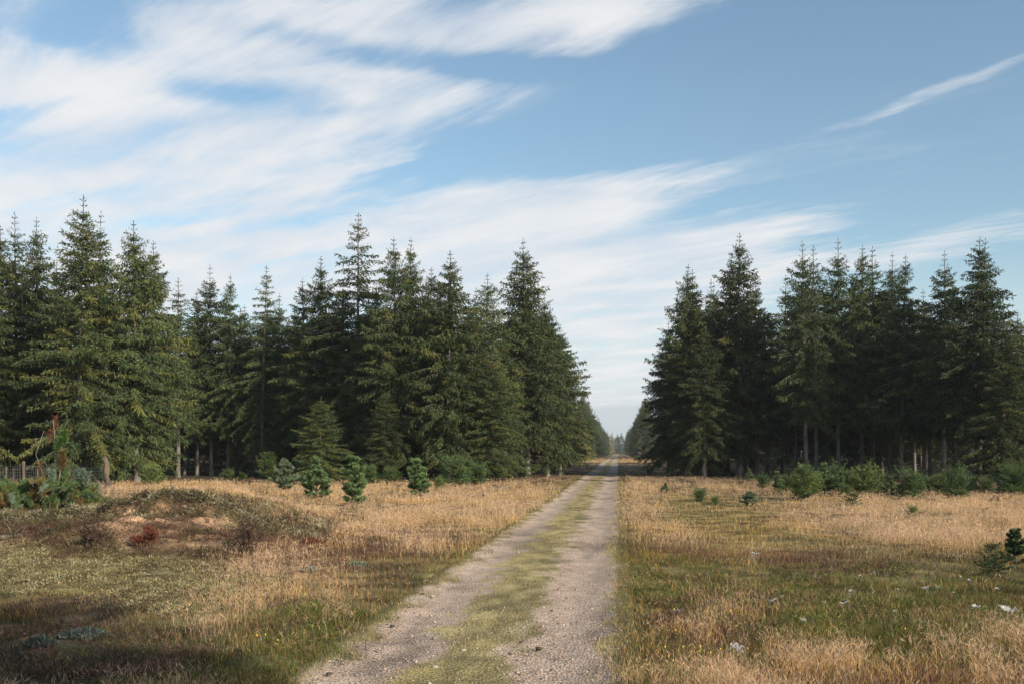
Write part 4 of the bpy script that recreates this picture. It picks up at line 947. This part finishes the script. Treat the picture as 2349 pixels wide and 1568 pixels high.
mb = MB(); box(mb, (0, -.60, .25), (1.1, .05, .07)); box(mb, (0, .60, .25), (1.1, .05, .07)); obj('brace', mb.mesh('hide_brace', [M_HIDE]), hide)

# ------------------------------------------------------------------ spider webs and flowers
def web(px, py, r, h, label, seed, group=None):
    rng = np.random.default_rng(seed); x, y, z = ground_at(px, py); k = 12; V = [(0, 0, h-.25*r)]
    rad = r*(1+rng.normal(0, .38, (k,)))*rng.uniform(.6, 1.3); tl = rng.normal(0, .15, 2)
    for f, dz in ((.5, -.14), (1., .04)):
        for j in range(k): a = 2*pi*j/k; V.append((cos(a)*rad[j]*f, sin(a)*rad[j]*f*.7, h+r*dz+rng.normal(0, .22)*r+tl[0]*cos(a)*rad[j]*f+tl[1]*sin(a)*rad[j]*f))
    T = [[0, 1+j, 1+(j+1) % k] for j in range(k)]; Q = [[1+j, 1+k+j, 1+k+(j+1) % k, 1+(j+1) % k] for j in range(k)]
    mb = MB(); mb.add(V, T, Q); n = 5
    for j in range(0, k, 2):
        a = 2*pi*j/k; mb.tube([V[1+k+j], (cos(a)*rad[j]*1.25, sin(a)*rad[j]*.9, max(.0, h-.12))], .0012, 3)
    tag(obj('spider_web', mb.mesh('spider_web', [M_WEB]), None, (x, y, z)), label, 'spider web', group)
web(1690, 1540, .065, .2, 'bright white spider web sheet in pink dry grass at the bottom of the photo', 1)
web(2318, 1432, .11, .16, 'wide white spider web draped over grass at the right edge', 2)
web(1728, 1290, .07, .16, 'single bright web in the brown heath midway right of the track', 3)
for i, (zx, zy) in enumerate([(1475,790),(1390,810),(1330,925),(1130,820),(885,965),(940,925),(1345,905),(1290,985),(1600,1020),(1060,1075),(1110,1055),(1250,1245),(2070,1000),(1790,1100),(1980,815),(1850,870),(1770,885),(1620,885),(2190,880),(700,1250),(330,1010),(505,795),(1940,910),(2030,835),(1890,1270)]):
    web((1700+zx/2.135)/1.192, (1200+zy/2.135)/1.192+4, random.uniform(.018, .040), random.uniform(.03, .08), 'little dewy white web in the green grass right of the track', 10+i, 'small spider webs in the green grass')
web(52, 1172, .07, .75, 'white web caught low in the pine bush, left one of two', 61); web(226, 1120, .07, .4, 'white web caught on the right side of the pine bush', 62)
M_YEL, _nt = new_mat('yellow_petals'); _p = nd(_nt, 'ShaderNodeBsdfPrincipled'); _p.inputs['Base Color'].default_value = (.75, .50, .02, 1); _p.inputs['Roughness'].default_value = .6
_nt.links.new(_p.outputs[0], nd(_nt, 'ShaderNodeOutputMaterial').inputs[0])
M_STEM = leaf_mat('flower_stem', .2, .7, .2, 0)
fpm, fsm = MB(), MB()
fsm.tube([(0, 0, -.03), (.01, 0, .09), (0, .01, .17)], .0025, 4, (.10, .13, .03))
_r = np.random.default_rng(5); a = np.arange(9)*2*pi/9
fpm.kites(np.tile([[0, .01, .172]], (9, 1)), np.stack([np.cos(a), np.sin(a), .35+0*a], 1), .010, .006, (1, 1, 1), _r)
fpm.tube([(0, .01, .165), (0, .01, .180)],   .004, 6)
fpm = fpm.mesh('flower_head', [M_YEL]); fsm = fsm.mesh('flower_stem', [M_STEM])
def flower(px, py, left):
    x, y, z = ground_at(px, py); r = empty('yellow_flower', (x, y, z), random.uniform(0, 6), (1, 1, random.uniform(.7, 1.3)))
    tag(r, 'tiny yellow flower in the grass '+('left of the track' if left else 'at the bottom right beside the track'), 'flower', 'yellow flowers by the track'); obj('head', fpm, r); obj('stem', fsm, r)
for zx, zy in [(300,1350),(320,1390),(355,1285),(280,1375),(465,1270),(515,1325),(450,1365),(735,1280),(320,1225),(640,1070),(665,1135),(900,1255),(200,770),(330,1120),(580,1290),(365,1390),(1650,1185),(180,830),(250,1300),(300,1060)]:
    flower((1700+zx/2.135)/1.192, (1200+zy/2.135)/1.192+14, False)
for px, py in ((607, 1492), (570, 1530), (640, 1500), (690, 1390), (592, 1515), (700, 1400)): flower(px, py, True)

# ------------------------------------------------------------------ sky
SUN_EL, SUN_AZ = radians(24), math.atan2(.72, -.69)      # azimuth measured from +Y towards +X
wd = bpy.data.worlds.new('World'); C.world = wd; wd.use_nodes = True; nt = wd.node_tree
for n in list(nt.nodes): nt.nodes.remove(n)
L = nt.links.new
sky = nd(nt, 'ShaderNodeTexSky', sky_type='NISHITA', sun_disc=False, sun_elevation=SUN_EL, sun_rotation=SUN_AZ, air_density=1.0, dust_density=2.0, ozone_density=1.6, altitude=300)
tc = nd(nt, 'ShaderNodeTexCoord'); sep = nd(nt, 'ShaderNodeSeparateXYZ'); L(tc.outputs['Generated'], sep.inputs[0])
def mth(op, a, b=None, clamp=False):
    n = nd(nt, 'ShaderNodeMath', operation=op, use_clamp=clamp)
    for i, v in enumerate((a, b)):
        if v is None: continue
        if isinstance(v, (int, float)): n.inputs[i].default_value = v
        else: L(v, n.inputs[i])
    return n.outputs[0]
az = mth('MULTIPLY', mth('ARCTAN2', sep.outputs[0], sep.outputs[1]), F/100); el = mth('MULTIPLY', mth('ARCSINE', sep.outputs[2]), F/100)
ae = nd(nt, 'ShaderNodeCombineXYZ'); L(az, ae.inputs[0]); L(el, ae.inputs[1])
# cloud-layer coordinates: the streaks are parallel lines on a flat layer high above
den = mth('ADD', mth('MAXIMUM', sep.outputs[2], 0.), .07)
pl = nd(nt, 'ShaderNodeCombineXYZ'); L(mth('DIVIDE', sep.outputs[0], den), pl.inputs[0]); L(mth('DIVIDE', sep.outputs[1], den), pl.inputs[1])
rot = nd(nt, 'ShaderNodeMapping'); rot.inputs['Rotation'].default_value = (0, 0, math.atan2(-1, 1.17)+pi); L(pl.outputs[0], rot.inputs[0])
rot.inputs['Rotation'].default_value = (0, 0, -math.atan2(1, -1.17))
def noise(vec, scale, sx, sy, det=6., rough=.55, dist=0.):
    mp = nd(nt, 'ShaderNodeMapping'); mp.inputs['Scale'].default_value = (sx, sy, 1); L(vec, mp.inputs[0])
    n = nd(nt, 'ShaderNodeTexNoise', i_Scale=scale, i_Detail=det, i_Roughness=rough, i_Distortion=dist); L(mp.outputs[0], n.inputs['Vector']); return n
fib = noise(rot.outputs[0], 1.0, .85, 3.0, 9., .60, 1.1).outputs[0]
bil = noise(rot.outputs[0], 2.2, .8, 1.5, 5., .55, .3).outputs[0]
wn = noise(ae.outputs[0], .22, 1, 1.6, 4., .5); wv = nd(nt, 'ShaderNodeVectorMath', operation='SUBTRACT', i_1=(.5, .5, .5)); L(wn.outputs['Color'], wv.inputs[0])
ws = nd(nt, 'ShaderNodeVectorMath', operation='MULTIPLY', i_1=(1.9, .9, 0)); L(wv.outputs[0], ws.inputs[0])
aew = nd(nt, 'ShaderNodeVectorMath', operation='ADD'); L(ae.outputs[0], aew.inputs[0]); L(ws.outputs[0], aew.inputs[1])
CLOUD = [(700,1000,1400,240,0,.9),(1850,430,650,170,8,.12),(330,140,480,120,14,.85),(950,40,640,80,3,.9),(1360,45,230,45,8,.6),(-100,150,250,120,20,.5),(230,330,430,75,20,.7),(270,215,160,55,10,.5),
 (650,320,520,110,16,.85),(900,215,235,85,14,.8),(500,470,520,80,10,.7),(150,600,600,150,6,.75),(700,580,560,130,8,.75),(1120,520,400,90,11,.8),(1150,690,480,170,5,.8),
 (1420,840,420,320,0,1.0),(1330,430,330,36,9,.45),(1660,545,300,30,9,.55),(1480,640,330,90,8,.6),(2150,204,230,11,11,.36),(2080,570,380,45,3,.38),(2200,545,140,26,5,.35),(1950,600,250,40,5,.3),(600,155,240,40,0,.35),
 (150,60,180,60,14,-.75),(570,212,170,26,4,-.42),(760,250,120,20,8,-.25),(265,335,170,30,22,-.55),(120,470,220,24,14,-.42),(830,425,170,20,14,-.4),(60,245,150,20,16,-.35),(950,118,380,26,-4,-.6),(700,500,260,18,14,-.5),(1080,365,220,50,10,-.5),(500,205,150,26,0,-.4),(1120,150,120,40,0,-.4),(380,510,220,20,12,-.42)]
cov = None; neg = None
for cx, cy, rx, ry, an, wgt in CLOUD:
    A = math.atan((cx-CX)/F)*F/100; E = math.atan((HY-cy)/math.hypot(F, cx-CX))*F/100
    mp = nd(nt, 'ShaderNodeMapping', vector_type='TEXTURE'); mp.inputs['Location'].default_value = (A, E, 0); mp.inputs['Rotation'].default_value = (0, 0, radians(an)); mp.inputs['Scale'].default_value = (rx*1.25/100, ry*1.25/100, 1)
    L(aew.outputs[0], mp.inputs[0]); ln = nd(nt, 'ShaderNodeVectorMath', operation='LENGTH'); L(mp.outputs[0], ln.inputs[0])
    mr = nd(nt, 'ShaderNodeMapRange', interpolation_type='SMOOTHSTEP', i_1=1.25, i_2=0., i_3=0., i_4=wgt); L(ln.outputs['Value'], mr.inputs[0])
    if wgt > 0: cov = mr.outputs[0] if cov is None else mth('ADD', cov, mr.outputs[0])
    else: neg = mr.outputs[0] if neg is None else mth('ADD', neg, mr.outputs[0])
cov = mth('MAXIMUM', mth('ADD', mth('MINIMUM', cov, 1.0), neg), 0)
amp = mth('SUBTRACT', 1.15, mth('MULTIPLY', cov, .48)); dens = mth('ADD', cov, mth('MULTIPLY', amp, mth('ADD', mth('MULTIPLY', mth('SUBTRACT', fib, .5), 2.3), mth('MULTIPLY', mth('SUBTRACT', bil, .5), 1.5))))
fi2 = noise(rot.outputs[0], 3.1, 1.1, 3.6, 8., .62, .9).outputs[0]; dens = mth('ADD', dens, mth('MULTIPLY', amp, mth('MULTIPLY', mth('SUBTRACT', fi2, .5), 1.1)))
dens = mth('MULTIPLY', dens, mth('MINIMUM', mth('MULTIPLY', mth('ADD', cov, .04), 4.), 1.))
mask = nd(nt, 'ShaderNodeMapRange', interpolation_type='SMOOTHSTEP', i_1=.02, i_2=1.28, i_3=0., i_4=.95); L(dens, mask.inputs[0])
veil = nd(nt, 'ShaderNodeMapRange', interpolation_type='SMOOTHSTEP', i_1=4.6, i_2=.3, i_3=0., i_4=.92); L(el, veil.inputs[0])
maskv = mth('MAXIMUM', mask.outputs[0], veil.outputs[0])
thick = nd(nt, 'ShaderNodeMapRange', interpolation_type='SMOOTHSTEP', i_1=.3, i_2=.75, i_3=0., i_4=1.); L(bil, thick.inputs[0])
cc = nd(nt, 'ShaderNodeMix', data_type='RGBA'); L(thick.outputs[0], cc.inputs[0])
CL = 4.5
cc.inputs[6].default_value = (.82*CL, .87*CL, .94*CL, 1); cc.inputs[7].default_value = (1.0*CL, 1.0*CL, 1.0*CL, 1)
mp = nd(nt, 'ShaderNodeMapping', vector_type='TEXTURE'); mp.inputs['Location'].default_value = (math.atan((1420-CX)/F)*F/100, .40, 0); mp.inputs['Rotation'].default_value = (0, 0, radians(8)); mp.inputs['Scale'].default_value = (2.6, .85, 1)
L(aew.outputs[0], mp.inputs[0]); ln = nd(nt, 'ShaderNodeVectorMath', operation='LENGTH'); L(mp.outputs[0], ln.inputs[0])
lowc = nd(nt, 'ShaderNodeMapRange', interpolation_type='SMOOTHSTEP', i_1=1.0, i_2=.72, i_3=0., i_4=.85); L(ln.outputs['Value'], lowc.inputs[0])
cd = nd(nt, 'ShaderNodeMix', data_type='RGBA'); L(lowc.outputs[0], cd.inputs[0]); L(cc.outputs[2], cd.inputs[6]); cd.inputs[7].default_value = (.66*CL, .73*CL, .80*CL, 1); cc = cd
mx = nd(nt, 'ShaderNodeMix', data_type='RGBA'); L(maskv, mx.inputs[0]); tint = nd(nt, 'ShaderNodeVectorMath', operation='MULTIPLY', i_1=(.90, .94, .86)); L(sky.outputs[0], tint.inputs[0]); L(tint.outputs[0], mx.inputs[6]); L(cc.outputs[2], mx.inputs[7])
bg = nd(nt, 'ShaderNodeBackground'); bg.inputs['Strength'].default_value = .12; L(mx.outputs[2], bg.inputs[0])
L(bg.outputs[0], nd(nt, 'ShaderNodeOutputWorld').inputs[0])
wd.cycles.sampling_method = 'MANUAL'; wd.cycles.sample_map_resolution = 1024

# ------------------------------------------------------------------ sun
sun = bpy.data.lights.new('sun', 'SUN'); sun.energy = 4.0; sun.angle = radians(1.0); sun.color = (1, .87, .70)
so = bpy.data.objects.new('sun', sun); COL.objects.link(so)
from mathutils import Vector
dv = Vector((sin(SUN_AZ)*cos(SUN_EL), cos(SUN_AZ)*cos(SUN_EL), sin(SUN_EL)))
so.rotation_euler = dv.to_track_quat('Z', 'Y').to_euler(); so.location = dv*60

# ------------------------------------------------------------------ haze
HAZE = .00022
if HAZE:
    V = [(a*1400, b, c_) for a in (-1, 1) for b in (-40, 1500) for c_ in (-2, 26)]
    Qh = [[0, 1, 3, 2], [4, 6, 7, 5], [0, 4, 5, 1], [2, 3, 7, 6], [0, 2, 6, 4], [1, 5, 7, 3]]
    m, nt2 = new_mat('morning_haze'); pv = nd(nt2, 'ShaderNodeVolumePrincipled'); pv.inputs['Density'].default_value = HAZE; pv.inputs['Color'].default_value = (.86, .92, 1, 1); pv.inputs['Anisotropy'].default_value = .1
    nt2.links.new(pv.outputs[0], nd(nt2, 'ShaderNodeOutputMaterial').inputs['Volume'])
    tag(obj('haze', mesh_np('haze', np.array(V, float), [np.array(Qh)], [m])), 'thin bluish morning haze softening the far end of the track', 'haze', kind='stuff')

# ------------------------------------------------------------------ camera and render settings
cam = bpy.data.cameras.new('camera'); cam.sensor_width = 36; cam.lens = 35.0; cam.clip_end = 9000; cam.clip_start = .05
cam.shift_y = (HY-784)/2349
co = bpy.data.objects.new('camera', cam); COL.objects.link(co); co.location = (0, 0, EYE); co.rotation_euler = (radians(90), 0, 0); C.camera = co
C.view_settings.view_transform = 'Standard'; C.view_settings.look = 'None'; C.view_settings.exposure = 0.72; C.view_settings.gamma = 1
C.render.engine = 'CYCLES'
C.cycles.max_bounces = 5; C.cycles.diffuse_bounces = 2; C.cycles.glossy_bounces = 1; C.cycles.transmission_bounces = 3; C.cycles.volume_bounces = 0; C.cycles.transparent_max_bounces = 6
C.cycles.use_denoising = True
C.render.film_transparent = False
